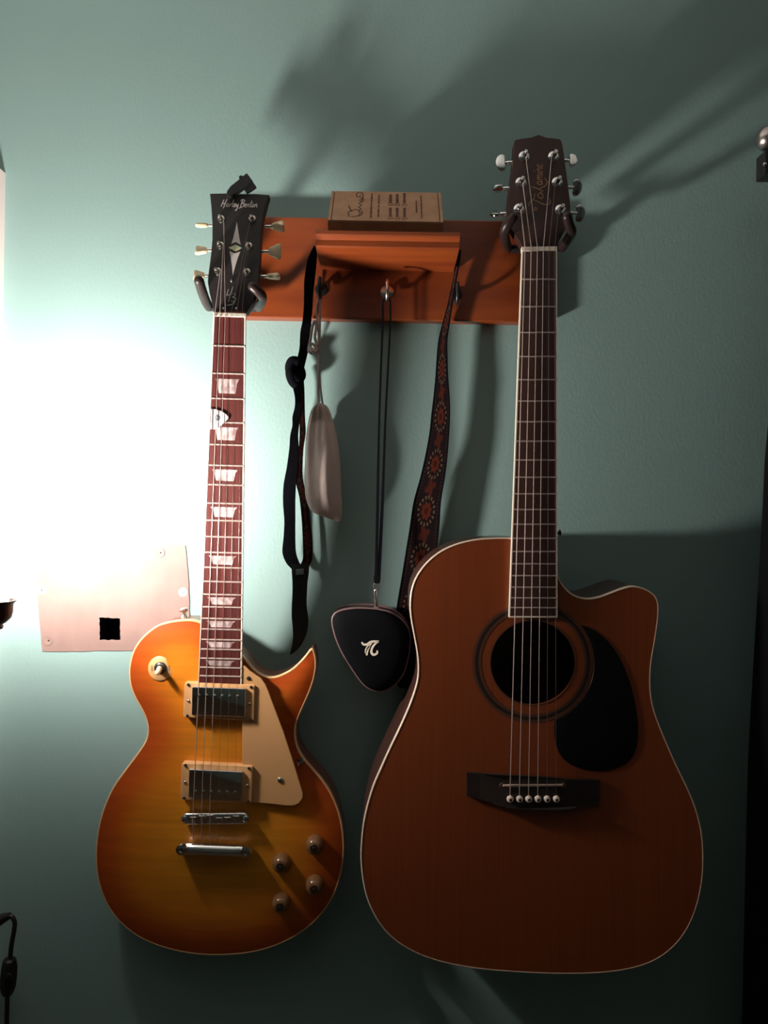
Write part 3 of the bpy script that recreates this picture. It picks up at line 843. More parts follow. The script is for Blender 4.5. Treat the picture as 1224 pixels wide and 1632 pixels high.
def bar_outline(xa, ya, xb, yb, h, n=8):
    out = []; d = Vector((xb - xa, yb - ya)).normalized(); nn = Vector((-d.y, d.x))
    for c, s_, a0 in (((xa, ya), 1, 90), ((xb, yb), 1, -90)):
        for k in range(n + 1):
            th = math.radians(a0 + 180 * k / n)
            p = Vector(c) + d * h * math.cos(th) + nn * h * math.sin(th)
            out.append((p.x, p.y))
    return out
zs_b = lambda y: zEt(y) + .0125
bdg = obj('bridge', prism([W(x, y, zs_b(y)) for x, y in bar_outline(298, 1306, 387, 1305, 9.5)], .0105, .003), M['chrome'], E)
for i in range(6):
    x = lerp(308, 376, i / 5); y = 1306.5 + (0, -2, -3, 1, 0, -2)[i]
    obj('saddle', prism([W(x - 5, y - 4, zs_b(y) + .0022), W(x + 5, y - 4, zs_b(y) + .0022), W(x + 5, y + 2.5, zs_b(y) + .0002), W(x - 5, y + 2.5, zs_b(y) + .0002)], .003, .0005), M['nickel'], bdg, smooth=False)
for x in (294, 392): screw_head(x, 1305, zs_b(1305), .0042, bdg, M['chrome'], False, 'bridge_post')
tp = obj('tailpiece', rod([W(295, 1352, zEt(1352) + .0085), W(312, 1352.5, zEt(1352) + .010), W(345, 1354, zEt(1352) + .0105), W(372, 1355, zEt(1352) + .010), W(390, 1355, zEt(1352) + .0085)], .0078, 16), M['chrome'], E)
for x, y in ((291, 1351), (393, 1355)):
    obj('stud', lathe([(.0072, -.006), (.0072, .006), (.0066, .0072), (.003, .0076), (.0028, .0066), (0, .0066)], W(x, y, zEt(y) + .010), seg=22), M['chrome'], tp)
for px, py in ((502, 1344), (449, 1373), (502, 1408), (448.6, 1436)):
    c = W(px, py, zEt(py) - .001)
    kb = obj('knob', lathe([(.0122, 0), (.0125, .0015), (.0122, .0040), (.0113, .0080), (.0101, .0112), (.0086, .0136), (.0066, .0150), (.0, .0154)], c, seg=36), M['knob'], E)
    obj('knob_cap', lathe([(.0052, .0150), (.0050, .0158), (.0020, .0157), (.0016, .0164), (0, .0165)], c, seg=24), M['knob_cap'], kb)
swp = obj('switch_plate', lathe([(.0158, 0), (.0158, .0010), (.0150, .0016), (0, .0016)], W(256, 1065, zE(1065) + .0058), seg=40), M['cream'], E)
c = W(256, 1064, zE(1065) + .0072)
obj('switch_nut', lathe([(.0078, 0), (.0078, .0016), (.0056, .0022), (.0054, .0048), (.004, .0052), (0, .005)], c, seg=24), M['nickel'], swp)
obj('toggle_tip', rod([c + Vector((0, -.004, 0)), c + Vector((.0007, -.011, -.0016)), c + Vector((.001, -.0165, -.003))], .0034, 12), M['cream_btn'], swp)
for sx in (-1, 1):
    fn = lambda u, v, sx=sx: (256 + sx * 13.5 + v * 2.4 * sx, 1065 + sx * (u - 1.2) * 3.6)
    zz = lambda y: zE(1065) + .0076
    st_ = []
    for i in range(6):
        u0 = i * .42
        st_ += [[fn(u0, -.5), fn(u0, .5)], [fn(u0, .5), fn(u0 + .25, .1 if i % 2 else .5)]]
    obj('plate_print', ribbons(st_, .7, zz, False), M['ink'], swp, smooth=False)
def strap_button(parent, c, axis, m, s=1.0):
    return obj('strap_button', lathe([(.0055 * s, 0), (.0045 * s, .002 * s), (.0028 * s, .005 * s), (.0030 * s, .008 * s), (.0062 * s, .010 * s), (.0068 * s, .0115 * s), (.0060 * s, .013 * s), (0, .0132 * s)], c, axis, 22), m, parent)
strap_button(E, W(294, 985, zE(985) - .030), (-.1, -.05, 1), M['nickel'])

# strings
def lines(parent, pts_list, radii, wound):
    for i, (pts, r) in enumerate(zip(pts_list, radii)):
        obj('string', tube(pts, r, 6), M['steel' if i < wound else 'plain_steel'], parent)
nutx = [342.6, 350.6, 359.2, 368.3, 376.8, 385.6]; brx = [307.5, 320.8, 334, 347.3, 361, 374.8]
posts = [epl[2], epl[1], epl[0], epr[0], epr[1], epr[2]]
SL = []
for i in range(6):
    pp = posts[i]; off = 3.5 if i < 3 else -3.5
    a = W(pp[0] + off, pp[1] + 1, zEh(pp[1]) + .0075); n_ = W(nutx[i], 500.5, zEf(500) + .0026)
    b_ = W(brx[i], 1304, zs_b(1304) + .0032); tl = W(brx[i] + 1.0, 1347, zEt(1347) + .013)
    SL.append([a, n_, b_, tl])
lines(E, SL, [.00060, .00052, .00042, .00022, .00018, .00015], 3)

# pick tucked under the strings
pko = [(329, 655), (337, 651.5), (348, 653.5), (357.5, 658), (363.5, 664), (362, 669), (353, 677.5), (344, 683.3), (336, 684), (330, 680), (327.5, 668)]
pks = [(p.x, p.y) for p in spline([(a, b, 0) for a, b in pko], True, 4)]
zpk = lambda y: zEf(y) + .0022
pick = thing('guitar_pick', W(345, 684, zpk(684)), 'white guitar pick with blue print tucked under the electric guitar strings', 'pick')
obj('pick_blade', prism([W(x, y, zpk(y)) for x, y in pks], .0008, .0003), M['pick'], pick, angle=30)
zpp = lambda y: zpk(y) + .0002
obj('print', join(ring(346.5, 666, 2.2, 4.2, zpp, .00008, 24), ring(346.5, 666, 0.2, 1.2, zpp, .00008, 12),
    ribbons([[(340, 668), (343, 667)], [(341, 661), (343.5, 663)], [(352, 671), (350, 669)], [(332, 663), (335, 664)], [(331, 668), (333, 667)], [(346, 659), (346.5, 661)]], .9, zpp)), M['pick_print'], pick, smooth=False, label='blue grey blot with dots')
obj('print_spot', ribbons([[(358.5, 660), (360.5, 663), (360, 668)]], 2.2, zpp), M['pink_print'], pick, smooth=False)

# clip on the headstock top
hc = W(375, 305, zEh(305))
clip = thing('headstock_clip', W(378, 310, zEh(310)), 'small black clip perched on top of the dark electric guitar headstock', 'clip')
def slab_path(pts, hw, th):
    V, Fc = [], []
    n = len(pts)
    for i, (x, y, z, w) in enumerate(pts):
        x0, y0 = pts[max(i - 1, 0)][:2]; x1, y1 = pts[min(i + 1, n - 1)][:2]
        t = Vector((x1 - x0, y1 - y0)).normalized(); nn = Vector((-t.y, t.x))
        a, b = W(x + nn.x * w, y + nn.y * w, z), W(x - nn.x * w, y - nn.y * w, z)
        V += [a, b, b + Vector((0, th, 0)), a + Vector((0, th, 0))]
    for i in range(n - 1):
        for k in range(4):
            k2 = (k + 1) % 4
            Fc.append((i * 4 + k, i * 4 + k2, i * 4 + 4 + k2, i * 4 + 4 + k))
    Fc += [(0, 1, 2, 3), tuple((n - 1) * 4 + k for k in (3, 2, 1, 0))]
    return V, Fc
zc = zEh(305)
jaw = [(363, 311, zc + .011, 3), (366, 308, zc + .011, 5.5), (372, 302, zc + .011, 7), (380, 296, zc + .011, 7.2), (388, 290, zc + .010, 7.5), (396, 283.5, zc + .009, 7.8), (398, 282, zc + .009, 7.5)]
obj('clip_arm', slab_path(jaw, 6, .007), M['black_rubber'], clip, angle=30)
obj('clip_back', slab_path([(368, 306, zc - .016, 5.5), (378, 298, zc - .018, 6.5), (392, 290, zc - .018, 6.5), (400, 285, zc - .016, 6)], 6, .005), M['black_rubber'], clip, angle=30)
obj('clip_hinge', lathe([(.0028, -.004), (.0028, .021)], W(389, 294, zc - .013), (0, -1, 0), 14), M['black_metal'], clip)
obj('clip_tab', slab_path([(390, 303, zc + .004, 3.5), (398, 297, zc + .004, 4.5), (404.5, 292, zc + .004, 5)], 4, .008), M['black_metal'], clip, smooth=False)
obj('clip_pad', lathe([(.0026, 0), (.0022, .0014), (0, .0016)], W(366.5, 312, zEh(312) + .0006), seg=14), M['nickel'], clip)

# ================================================================== ACOUSTIC GUITAR
def zAf(py): return .112 + .060 * (py - 395) / 1331
def zA(py): return zAf(py) - .0065
def zAh(py): return .1085 - .25 * (395 - py) / 1331
A = thing('acoustic_guitar', W(850, 1552, .04), 'cutaway acoustic guitar with reddish brown top and black pickguard hanging on the right', 'guitar')
ao = [(816, 857.5), (790, 857.5), (764, 859), (744, 862.5), (725, 868), (707, 876), (692, 886), (679, 898), (668, 912), (660, 927), (655, 945), (653.5, 965), (655, 985), (659, 1008), (663.5, 1032), (666.3, 1055), (666, 1078), (662, 1097), (654.5, 1119), (645, 1142), (633, 1168), (620, 1195), (607, 1224), (595, 1252), (586, 1281), (579.5, 1310), (576, 1340), (575, 1368), (577.5, 1397), (583, 1425), (593, 1451), (608, 1476), (629, 1498),
      (657, 1516), (692, 1530), (735, 1540), (783, 1546.5), (832, 1550), (880, 1552), (930, 1552), (975, 1549), (1011, 1542.5), (1041, 1532), (1067, 1515), (1088, 1492), (1103, 1465), (1113.5, 1434), (1119.5, 1400), (1121, 1367), (1119.5, 1337), (1114.5, 1308), (1105, 1278), (1092, 1248), (1077, 1217), (1063, 1185), (1051, 1156), (1042, 1130), (1037.5, 1106), (1036.5, 1082), (1038, 1058), (1042, 1033), (1046, 1008), (1049, 984), (1049.5, 966), (1046, 953), (1039, 945), (1030, 939.5), (1018, 935.5), (1005, 934.5), (988, 939), (971, 945.5), (954, 951.5), (937, 954), (922, 951.5), (909, 945), (898, 934), (891, 922), (886, 908), (878, 890), (860, 870), (838, 860)]
aos = [(p.x, p.y) for p in spline([(a, b, 0) for a, b in ao], True, 4)]
hole = circ(849, 1056, 68, 56, 67)
obj('body', body_shell(aos, lambda y: zA(y) - .002, lambda y: zA(y) - lerp(.096, .114, (y - 857) / 693), .004), M['side_dark'], A)
(tv, tf), ed, _ = sheet_cdt(aos, [hole], zA, 26)
n0 = len(tv)
hz = [W(x, y, zA(y)) for x, y in hole]; hz2 = [p + Vector((0, .003, 0)) for p in hz]; nh = len(hole)
obj('soundboard', join((tv, tf), (hz + hz2, [(i, (i + 1) % nh, nh + (i + 1) % nh, nh + i) for i in range(nh)])), M['cedar'], A, smooth=False, recalc=False)
obj('binding', strip_rim(aos, zA, .0012, .006, .0005), M['bind_ac'], A)
obj('back_binding', strip_rim(aos, lambda y: zA(y) - lerp(.090, .108, (y - 857) / 693), .0015, .0015, .0005), M['side_dark'], A)
zr = lambda y: zA(y)
obj('rosette_ring', ring(849, 1056, 82.5, 86.5, zr, .0003), M['rosette2'], A)
obj('rosette_ring', ring(849, 1056, 86.8, 91.5, zr, .0003), M['rosette'], A)
obj('rosette_ring', ring(849, 1056, 92, 96.5, zr, .0003), M['rosette2'], A)
obj('sound_hole_rim', ring(849, 1056, 66.8, 69, zr, .0004), M['rosette2'], A)
apg = [(926, 996), (948, 1005), (970, 1023), (987.6, 1048), (1002, 1081), (1012, 1119), (1017, 1155), (1016, 1184), (1007, 1208), (987.6, 1222.5), (959, 1229), (930, 1226), (906, 1216), (890.5, 1199), (884, 1174), (884, 1148)]
ap = [(p.x, p.y) for p in spline([(a, b, 0) for a, b in apg], False, 4)]
for k in range(1, 14):
    th = math.radians(lerp(69, -38, k / 14)); ap.append((849 + 98.5 * math.cos(th), 1056 + 98.5 * math.sin(th)))
obj('pickguard', prism([W(x, y, zA(y) + .0012) for x, y in ap], .0018, .0004), M['pick_dark'], A, angle=30)
# bridge
bro = [(743.8, 1231.4), (766, 1233), (789, 1235), (830, 1236.5), (880, 1239.5), (907, 1242), (955.8, 1243.5), (955, 1283), (934.5, 1284), (922, 1285.5), (911, 1289.5), (890, 1291), (858, 1291.5), (822, 1289.5), (803, 1286), (790, 1282.5), (784, 1279), (764, 1273.5), (744, 1269)]
abr = obj('bridge', prism([W(x, y, zA(y) + (.0088 if 786 < x < 915 else .0062 if 780 < x < 925 else .0042)) for x, y in bro], .0042, 0), M['bridgewood'], A, smooth=False)
obj('saddle', rod([W(803, 1252, zA(1252) + .0098), W(896, 1251.5, zA(1252) + .0098)], .0015, 10), M['saddle'], abr)
for x in (800.6, 897.5):
    obj('saddle_dot', lathe([(.0034, 0), (.0034, .0006), (.003, .001), (0, .001)], W(x, 1252, zA(1252) + .0088), seg=18), M['rosette2'], abr)
pinx = [812.8, 827.7, 842.3, 857, 871.7, 886.3]
for x in pinx:
    p = obj('bridge_pin', lathe([(.0040, 0), (.0042, .0014), (.0037, .0030), (.002, .0040), (0, .0042)], W(x, 1273, zA(1273) + .0088), seg=20), M['pin'], abr)
    obj('pin_dot', lathe([(.0017, .0041), (.0012, .0045), (0, .0046)], W(x, 1273, zA(1273) + .0088), seg=12), M['dark'], p)
# neck, fretboard
def aL(py): return lerp(832.5, 811.7, (py - 395) / 588.0)
def aR(py): return lerp(887.5, 888.2, (py - 395) / 588.0)
rows = []
for py in (388, 410, 500, 600, 700, 780, 820, 840, 858):
    d = lerp(.016, .019, (py - 395) / 400) if py < 790 else lerp(.020, .060, min(1, (py - 790) / 68) ** 1.5)
    rows.append((W(aL(py) + .6, py, zAf(py) - .005), W(aR(py) - .4, py, zAf(py) - .005), d))
profile_along(A, 'neck', M['mahogany'], rows)
afb = obj('fretboard', prism([W(aL(395), 395, zAf(395)), W(aR(395), 395, zAf(395)), W(aR(983), 983, zAf(983)), W(aL(983), 983, zAf(983))], .0060), M['darkwood'], A, smooth=False)
for f_, s_ in ((aL, 1), (aR, -1)):
    q = [W(f_(395) - .3 * s_, 395, zAf(395) + .0002), W(f_(395) + 1.5 * s_, 395, zAf(395) + .0002), W(f_(983) + 1.5 * s_, 983, zAf(983) + .0002), W(f_(983) - .3 * s_, 983, zAf(983) + .0002)]
    obj('board_binding', prism(q, .0061), M['bind_white'], afb, smooth=False)
obj('board_binding', prism([W(aL(982), 982, zAf(982) + .0002), W(aR(982), 982, zAf(982) + .0002), W(aR(984), 984.2, zAf(984) + .0002), W(aL(984), 984.2, zAf(984) + .0002)], .006), M['bind_white'], afb, smooth=False)
afret = [445, 488.6, 529.8, 568, 605, 639, 672, 703, 733, 760.5, 787, 812, 835.5, 858, 879, 898.6, 917.5, 936, 953, 968.5]
for py in afret:
    obj('fret', fret_bar(W(aL(py) + .8, py, zAf(py)), W(aR(py) - .5, py + .3, zAf(py)), .0010), M['fret'], afb)
fl = [395] + afret
for n in (5, 7, 9, 12, 15, 17):
    y = (fl[n - 1] + fl[n]) / 2
    x = (aL(y) + aR(y)) / 2
    obj('dot_inlay', prism([W(x + dx * 1.6, y + dy * 3.2, zAf(y) + .0003) for dx, dy in ((-1, 0), (0, -1), (1, 0), (0, 1))], .0006), M['rosette2'], afb, smooth=False)
obj('nut', prism([W(832, 393, zAf(395) + .0012), W(888, 392.5, zAf(395) + .0012), W(888, 399.5, zAf(395) + .0018), W(832, 400, zAf(395) + .0018)], .009, .0004), M['bind_white'], A, smooth=False)
ah = [(821, 223), (832, 220.5), (846, 219), (853, 216.5), (858.5, 214.5), (864, 216.5), (871, 219), (882, 220), (892.5, 221.5), (895.5, 226), (899, 246), (902, 270), (905.5, 295), (908.5, 320), (909.5, 338), (907, 352), (900, 368), (892, 382), (888, 393.5), (832.5, 394), (827, 383), (818, 370), (810, 357), (806.5, 345), (808.5, 328), (812, 302), (815.5, 275), (818.5, 246), (819, 230)]
ahd = obj('headstock', prism([W(x, y, zAh(y)) for x, y in ah], .0145, .0008), M['head_brown'], A, angle=30)
zad = lambda y: zAh(y) + .0004
z3 = lambda x, y: (820 + x / 13.6, 240 + y / 13.6)
tk = [[z3(310, 1205), z3(320, 1140), z3(370, 1085), z3(425, 1030), z3(440, 930)], [z3(360, 1090), z3(440, 1075), z3(550, 1130), z3(640, 1165), z3(720, 1165), z3(780, 1120), z3(755, 1050)],
      [z3(610, 930), z3(540, 930), z3(500, 960), z3(530, 1010), z3(600, 1035), z3(612, 960), z3(560, 905), z3(610, 885)],
      [z3(360, 785), z3(430, 800), z3(540, 840), z3(622, 870)], [z3(520, 840), z3(590, 800), z3(670, 760), z3(705, 690), z3(690, 640), z3(650, 600)]]
fn = lambda u, v: z3(610 - v * 270, 745 - u * 225)
more, _ = lettering('amine', fn, 1.0)
tk += more + [[z3(430 + 8 * math.cos(a), 435 + 12 * math.sin(a)) for a in (0, 2, 4, 6.28)], [z3(460 + 28 * math.cos(a * PI / 4), 1265 + 28 * math.sin(a * PI / 4)) for a in range(9)]]
obj('script_logo', ribbons(tk, 1.35, zad), M['logo_gold'], ahd, smooth=False, label='gold script lettering running up the headstock')
apl = [(835, 250), (830, 291.5), (827, 334)]; apr = [(882, 250), (888, 291), (893, 335)]
def kidney(parent, x_in, x_out, cy, hh, ang, z, m):
    a, b = W(x_in, cy, z), W(x_out, cy, z)
    ax = (b - a).normalized(); u = Vector((0, -1, 0)); v = ax.cross(u)
    u, v = u * math.cos(ang) + v * math.sin(ang), v * math.cos(ang) - u * math.sin(ang)
    L = (b - a).length; n = 28
    sh = lathe([(.0026, -.003), (.0026, L * .25), (.0018, L * .3), (.0018, L * .55)], a, ax, 12)
    obj('tuner_shaft', sh, M['chrome'], parent)
    cc = a + ax * L * .62
    V, Fc = [], []
    ts = [(.80, -.0026), (.95, -.0018), (1, 0), (.95, .0018), (.80, .0026)]
    for s_, h in ts:
        for i in range(n):
            q = 2 * PI * i / n
            rx = L * .40 * math.cos(q); ry = hh * math.sin(q)
            if rx < 0: rx *= (.75 - .25 * math.cos(2 * q))
            V.append(cc + ax * rx * s_ + v * ry * s_ + u * h)
    for j in range(len(ts) - 1):
        for i in range(n):
            i2 = (i + 1) % n; Fc.append((j * n + i, j * n + i2, (j + 1) * n + i2, (j + 1) * n + i))
    Fc += [tuple(range(n))[::-1], tuple((len(ts) - 1) * n + i for i in range(n))]
    obj('tuner_button', (V, Fc), m, parent, angle=35)
ab = [((815, 790, 259.5, .0108, .12), (898, 920, 256, .0092, -.2)), ((811, 785, 300.5, .0105, 1.45), (903, 927, 299, .0105, .35)), ((806, 781, 341, .0105, 1.05), (908, 932, 340, .0108, .3))]
for i in range(3):
    for (px, py), q in zip((apl[i], apr[i]), ab[i]):
        t = tuner(A, px, py, zAh, .0062, .0165, M['chrome'], 1.1)
        kidney(t, q[0], q[1], q[2], q[3], q[4], zAh(q[2]) - .010, M['chrome'])
strap_button(A, W(884, 850, zA(850) - .045), (1, 0, .15), M['black_metal'], .6)
nutx = [837, 846.7, 856.6, 866, 875, 884]
posts = [apl[2], apl[1], apl[0], apr[0], apr[1], apr[2]]
SL = []
for i in range(6):
    pp = posts[i]; off = 3 if i < 3 else -3
    a = W(pp[0] + off, pp[1], zAh(pp[1]) + .0105); n_ = W(nutx[i], 395, zAf(395) + .0028)
    b_ = W(lerp(pinx[i], nutx[i], .02), 1252, zA(1252) + .0122); tl = W(pinx[i], 1270, zA(1270) + .0092)
    SL.append([a, n_, b_, tl])
lines(A, SL, [.00068, .00056, .00046, .00040, .00026, .00022], 4)

# ================================================================== hanging things
# black strap with leather end
zS = .020
def nearer(rows): return [(a, b, y, zl - .009 * min(1, max(0, (y - 505) / 50)), zr_ - .009 * min(1, max(0, (y - 505) / 50))) for a, b, y, zl, zr_ in rows]
strap = thing('guitar_strap', W(466, 1041, zS), 'knotted black guitar strap with a pointed leather end beside the cloth pouch', 'strap')
r1 = [(500, 503, 392, .03, .03), (495, 505, 402, .034, .03), (489.5, 504.5, 416, .036, .028), (485, 501.5, 446, .036, .026), (484.5, 499, 470, .034, .026), (484, 498, 490, .032, .024), (482, 496, 512, .032, .024), (478.5, 495.5, 530, .031, .022), (477, 491.5, 556, .031, .022), (472, 487, 576, .031, .022), (466, 483, 592, .031, .024)]
vf, uv = band(rows_spline(nearer(r1)), .0022)
obj('upper_webbing', vf, M['fabric_black'], strap, uvs=uv)
kp = [W(476, 577, 0.025), W(466, 576, 0.027), W(462, 586, 0.027), W(466, 598, 0.027), W(474, 604, 0.025), W(480, 598, 0.021), W(478, 588, 0.019), W(470, 582, 0.021), W(463, 592, 0.028), W(466, 606, 0.027), W(473, 614, 0.023)]
obj('knot', tube(spline(kp, False, 6), [.0052] + [.0070] * (len(spline(kp, False, 6)) - 2) + [.004], 10, True, .8), M['fabric_black'], strap)
r2 = [(464, 476, 596, .033, .027), (466.5, 478, 616, .032, .027), (470, 480, 634, .031, .026), (469.5, 480, 650, .030, .026), (466, 478, 664, .030, .025), (466, 476.5, 678, .030, .025), (462.5, 475, 694, .029, .024), (461, 476, 715, .029, .024), (457, 474, 745, .029, .024), (452, 471.5, 772, .029, .024), (451, 470.5, 800, .029, .024), (453, 470.5, 830, .029, .024), (452, 470.5, 855, .029, .024), (450, 471.5, 880, .029, .024), (456, 477, 897, .029, .025), (466, 484, 908, .029, .026)]
vf, uv = band(rows_spline(nearer(r2)), .0022)
obj('black_band', vf, M['fabric_black'], strap, uvs=uv)
r3 = [(472, 483.5, 598, .0255, .022), (477, 485, 620, .0255, .022), (478, 485.5, 645, .025, .022), (477, 486, 665, .025, .022), (477.5, 487, 690, .025, .021), (476, 483.5, 715, .025, .021), (471, 482, 750, .0245, .020), (472, 484, 772, .0245, .020), (477, 490.5, 792, .025, .020), (480.5, 493.5, 825, .025, .020), (482, 496.5, 850, .025, .020), (483, 498, 875, .025, .020), (482, 497, 893, .025, .021), (474, 490, 907, .026, .023)]
vf, uv = band(rows_spline(nearer(r3)), .0022)
obj('patterned_band', vf, M['pattern'], strap, uvs=uv, label='woven reddish patterned band')
r4 = [(464.5, 492.5, 899, .032, .028), (465, 492, 912, .033, .029), (466, 490, 928, .034, .029), (466, 489, 945, .034, .028), (465, 488.5, 965, .034, .028), (465, 491, 985, .034, .028), (466.5, 490.5, 1000, .034, .028), (467, 487, 1014, .033, .028), (465.5, 480, 1028, .033, .029), (463, 471, 1038, .033, .031), (462, 464, 1043, .033, .032)]
vf, uv = band(rows_spline(nearer(r4)), .003)
le = obj('leather_end', vf, M['leather'], strap, uvs=uv)
obj('strap_slider', prism([W(471.5, 907.5, .0255), W(484, 906.5, .0245), W(484, 915.5, .0245), W(471.5, 916.5, .0255)], .0018, .0005), M['chrome'], le, smooth=False)

# patterned strap
pst = thing('patterned_strap', W(640, 1096, .02), 'wide woven guitar strap with red medallions hanging behind the acoustic guitar', 'strap')
r5 = [(732, 735, 398, .030, .034), (729, 734, 410, .030, .036), (725, 731, 430, .030, .036), (720.5, 727, 452, .029, .034), (714, 722, 482, .028, .032), (706.5, 718, 510, .027, .030), (699, 713.5, 540, .026, .029), (696, 713.5, 570, .025, .028), (694, 714.5, 600, .025, .028), (690.5, 717, 635, .025, .028), (687.5, 717.5, 660, .025, .027), (685, 716.5, 685, .025, .027), (679, 714, 720, .025, .027), (670, 709.5, 760, .024, .026), (659, 703, 800, .023, .026), (653, 700.5, 840, .022, .024), (646.5, 696, 880, .020, .022), (640, 688, 920, .012, .013), (632, 680, 969, .0052, .0052), (629, 676, 1010, .0045, .0045), (628, 672, 1040, .0045, .0045)]
vf, uv = band(rows_spline(r5), .0024)
obj('woven_band', vf, M['pattern'], pst, uvs=uv)
edge_l = [(a + .0, a + 2.6, y, zl + .0006, zl + .0005) for a, b, y, zl, zr_ in rows_spline(r5)]
edge_r = [(b - 2.6, b, y, zr_ + .0005, zr_ + .0006) for a, b, y, zl, zr_ in rows_spline(r5)]
for e_ in (edge_l, edge_r):
    vf, uv = band(e_, .0030); obj('edge_binding', vf, M['fabric_black'], pst, uvs=uv)
r6 = [(629, 671, 1034, .0055, .0055), (629, 668, 1060, .0055, .0055), (629, 665, 1080, .0055, .0055), (632, 661, 1091, .0055, .0055), (638, 655, 1097, .0055, .0055)]
vf, uv = band(rows_spline(r6), .003); obj('leather_end', vf, M['leather'], pst, uvs=uv)

# cloth pouch
pouch = thing('drawstring_pouch', W(520, 830, .03), 'pale grey cotton drawstring pouch hanging from the left hook by thin cords', 'pouch')
pr = [(508, 515, 643.5, .006), (502, 521, 647, .010), (496.5, 525, 654, .012), (494, 528, 662, .012), (491.5, 530.5, 671, .011), (489.5, 534, 682, .014), (487, 538, 700, .017), (486, 541.5, 725, .020), (485.5, 543, 755, .021), (486, 544, 785, .019), (490, 545, 803, .015), (496, 545, 814, .011), (508, 544, 821, .007), (526, 543.5, 827, .0035), (538, 542.5, 831, .001)]
prs = rows_spline([(a, b, c_, d_, 0) for a, b, c_, d_ in pr], 3)
V, Fc = [], []; k = 44
for j, (xl, xr, y, d_, _) in enumerate(prs):
    zc_ = .030; a, b = W(xl, y, zc_), W(xr, y, zc_); c_ = (a + b) / 2; h = (b - a) / 2
    t = j / (len(prs) - 1)
    for i in range(k):
        th = 2 * PI * i / k
        fold = 1 + (.32 * math.sin(th * 11 + .6) * max(0, 1 - abs(t - .2) * 3.0) + .15 * math.sin(th * 5 + 1.0) * (1 - abs(t - .5)) + .05 * math.sin(th * 2 + t * 5))
        s_ = math.sin(th)
        V.append(c_ + h * math.cos(th) * (1 + .03 * (fold - 1)) + Vector((0, -d_ * s_ * fold + .003 * math.sin(t * 7 + math.cos(th) * 2), 0)))
for j in range(len(prs) - 1):
    for i in range(k):
        i2 = (i + 1) % k; Fc.append((j * k + i, j * k + i2, (j + 1) * k + i2, (j + 1) * k + i))
Fc += [tuple(range(k)), tuple((len(prs) - 1) * k + i for i in range(k))[::-1]]
obj('bag', (V, Fc), M['cotton'], pouch, angle=80)
hookp = hookL + Vector((0, -.022, -.017))
obj('drawcord', join(tube(spline([W(509, 648, .032), W(507, 620, .034), W(507.5, 590, .036), W(508, 555, .038), W(507, 520, .040), W(504, 495, .042), W(507, 478, .042), W(511, 472, .042)], False, 5), .0014, 7),
    tube(spline([W(515, 648, .030), W(511, 620, .033), W(509, 590, .036), W(509.5, 555, .038), W(510, 520, .040), W(510, 495, .041), W(511, 472, .042)], False, 5), .0014, 7)), M['cord'], pouch)
lp_ = [W(508, 545, .039), W(503, 556, .041), (W(497, 563, .042)), W(492, 558, .042), W(495, 540, .042), W(498, 520, .041), W(502, 512, .041), W(504, 522, .041), W(502, 538, .042), W(505, 550, .042), W(500, 560, .043), W(494, 554, .043), W(497, 548, .043), W(504, 553, .042), W(507, 558, .041)]
obj('cord_bundle', join(tube(spline(lp_, False, 6), .0019, 7), tube(spline([W(493, 553, .041), W(497, 558, .044), W(502, 561, .043), W(506, 556, .040)], False, 6), .0030, 8)), M['cord'], pouch)

# lanyard and pick case
lan = thing('lanyard', W(598, 966, .05), 'thin black lanyard loop hanging from the middle hook with a metal clasp', 'lanyard')
zl = .040
LA = [(608.5, 611.5, 484, .040, .040), (608.5, 611.8, 511, .040, .040), (605.2, 608.6, 594, .041, .041), (602, 605.6, 692, .042, .042), (599.5, 604.2, 807, .044, .044), (597.4, 602.8, 898, .046, .046), (596.2, 602.4, 926, .047, .047)]
LB = [(620.5, 623.5, 484, .0395, .0395), (620.6, 623.8, 511, .0395, .0395), (617.2, 620.6, 578, .040, .040), (612.2, 615.8, 676, .0415, .0415), (608.4, 612.8, 774, .0425, .0425), (605.2, 610.4, 839, .0435, .0435), (602.4, 607.6, 898, .0455, .0455), (600, 606.4, 926, .0465, .0465)]
for q in (LA, LB):
    vf, uv = band(rows_spline(q), .0012); obj('strand', vf, M['fabric_black'], lan, uvs=uv)
obj('loop_over_hook', tube(spline([W(610, 486, .0395), W(611.5, 478, .042), W(616, 473.5, .044), W(620.5, 478, .042), W(622, 486, .039)], False, 5), .0014, 8), M['fabric_black'], lan)
obj('crimp', prism([W(x, y, .049) for x, y in rounded([(595.5, 917), (606.6, 917), (605.6, 930), (596, 930)], 2)], .005, .0008), M['fabric_black'], lan, smooth=False)
cl = [W(599.5, 928, .0475), W(595, 932, .0475), W(595.5, 938, .0475), W(598.5, 942, .0475), W(602.5, 938, .0475), W(603.5, 932, .0475), W(599.5, 928, .0475)]
obj('clasp', join(tube(spline(cl, False, 5), .0012, 8), rod([W(598.6, 941, .0475), W(599, 950, .0475), W(599.5, 960, .047), W(600, 965, .046)], .0022, 10), lathe([(.0028, -.002), (.0028, .002)], W(598.6, 943.5, .0475), (0, 0, 1), 12)), M['chrome'], lan)

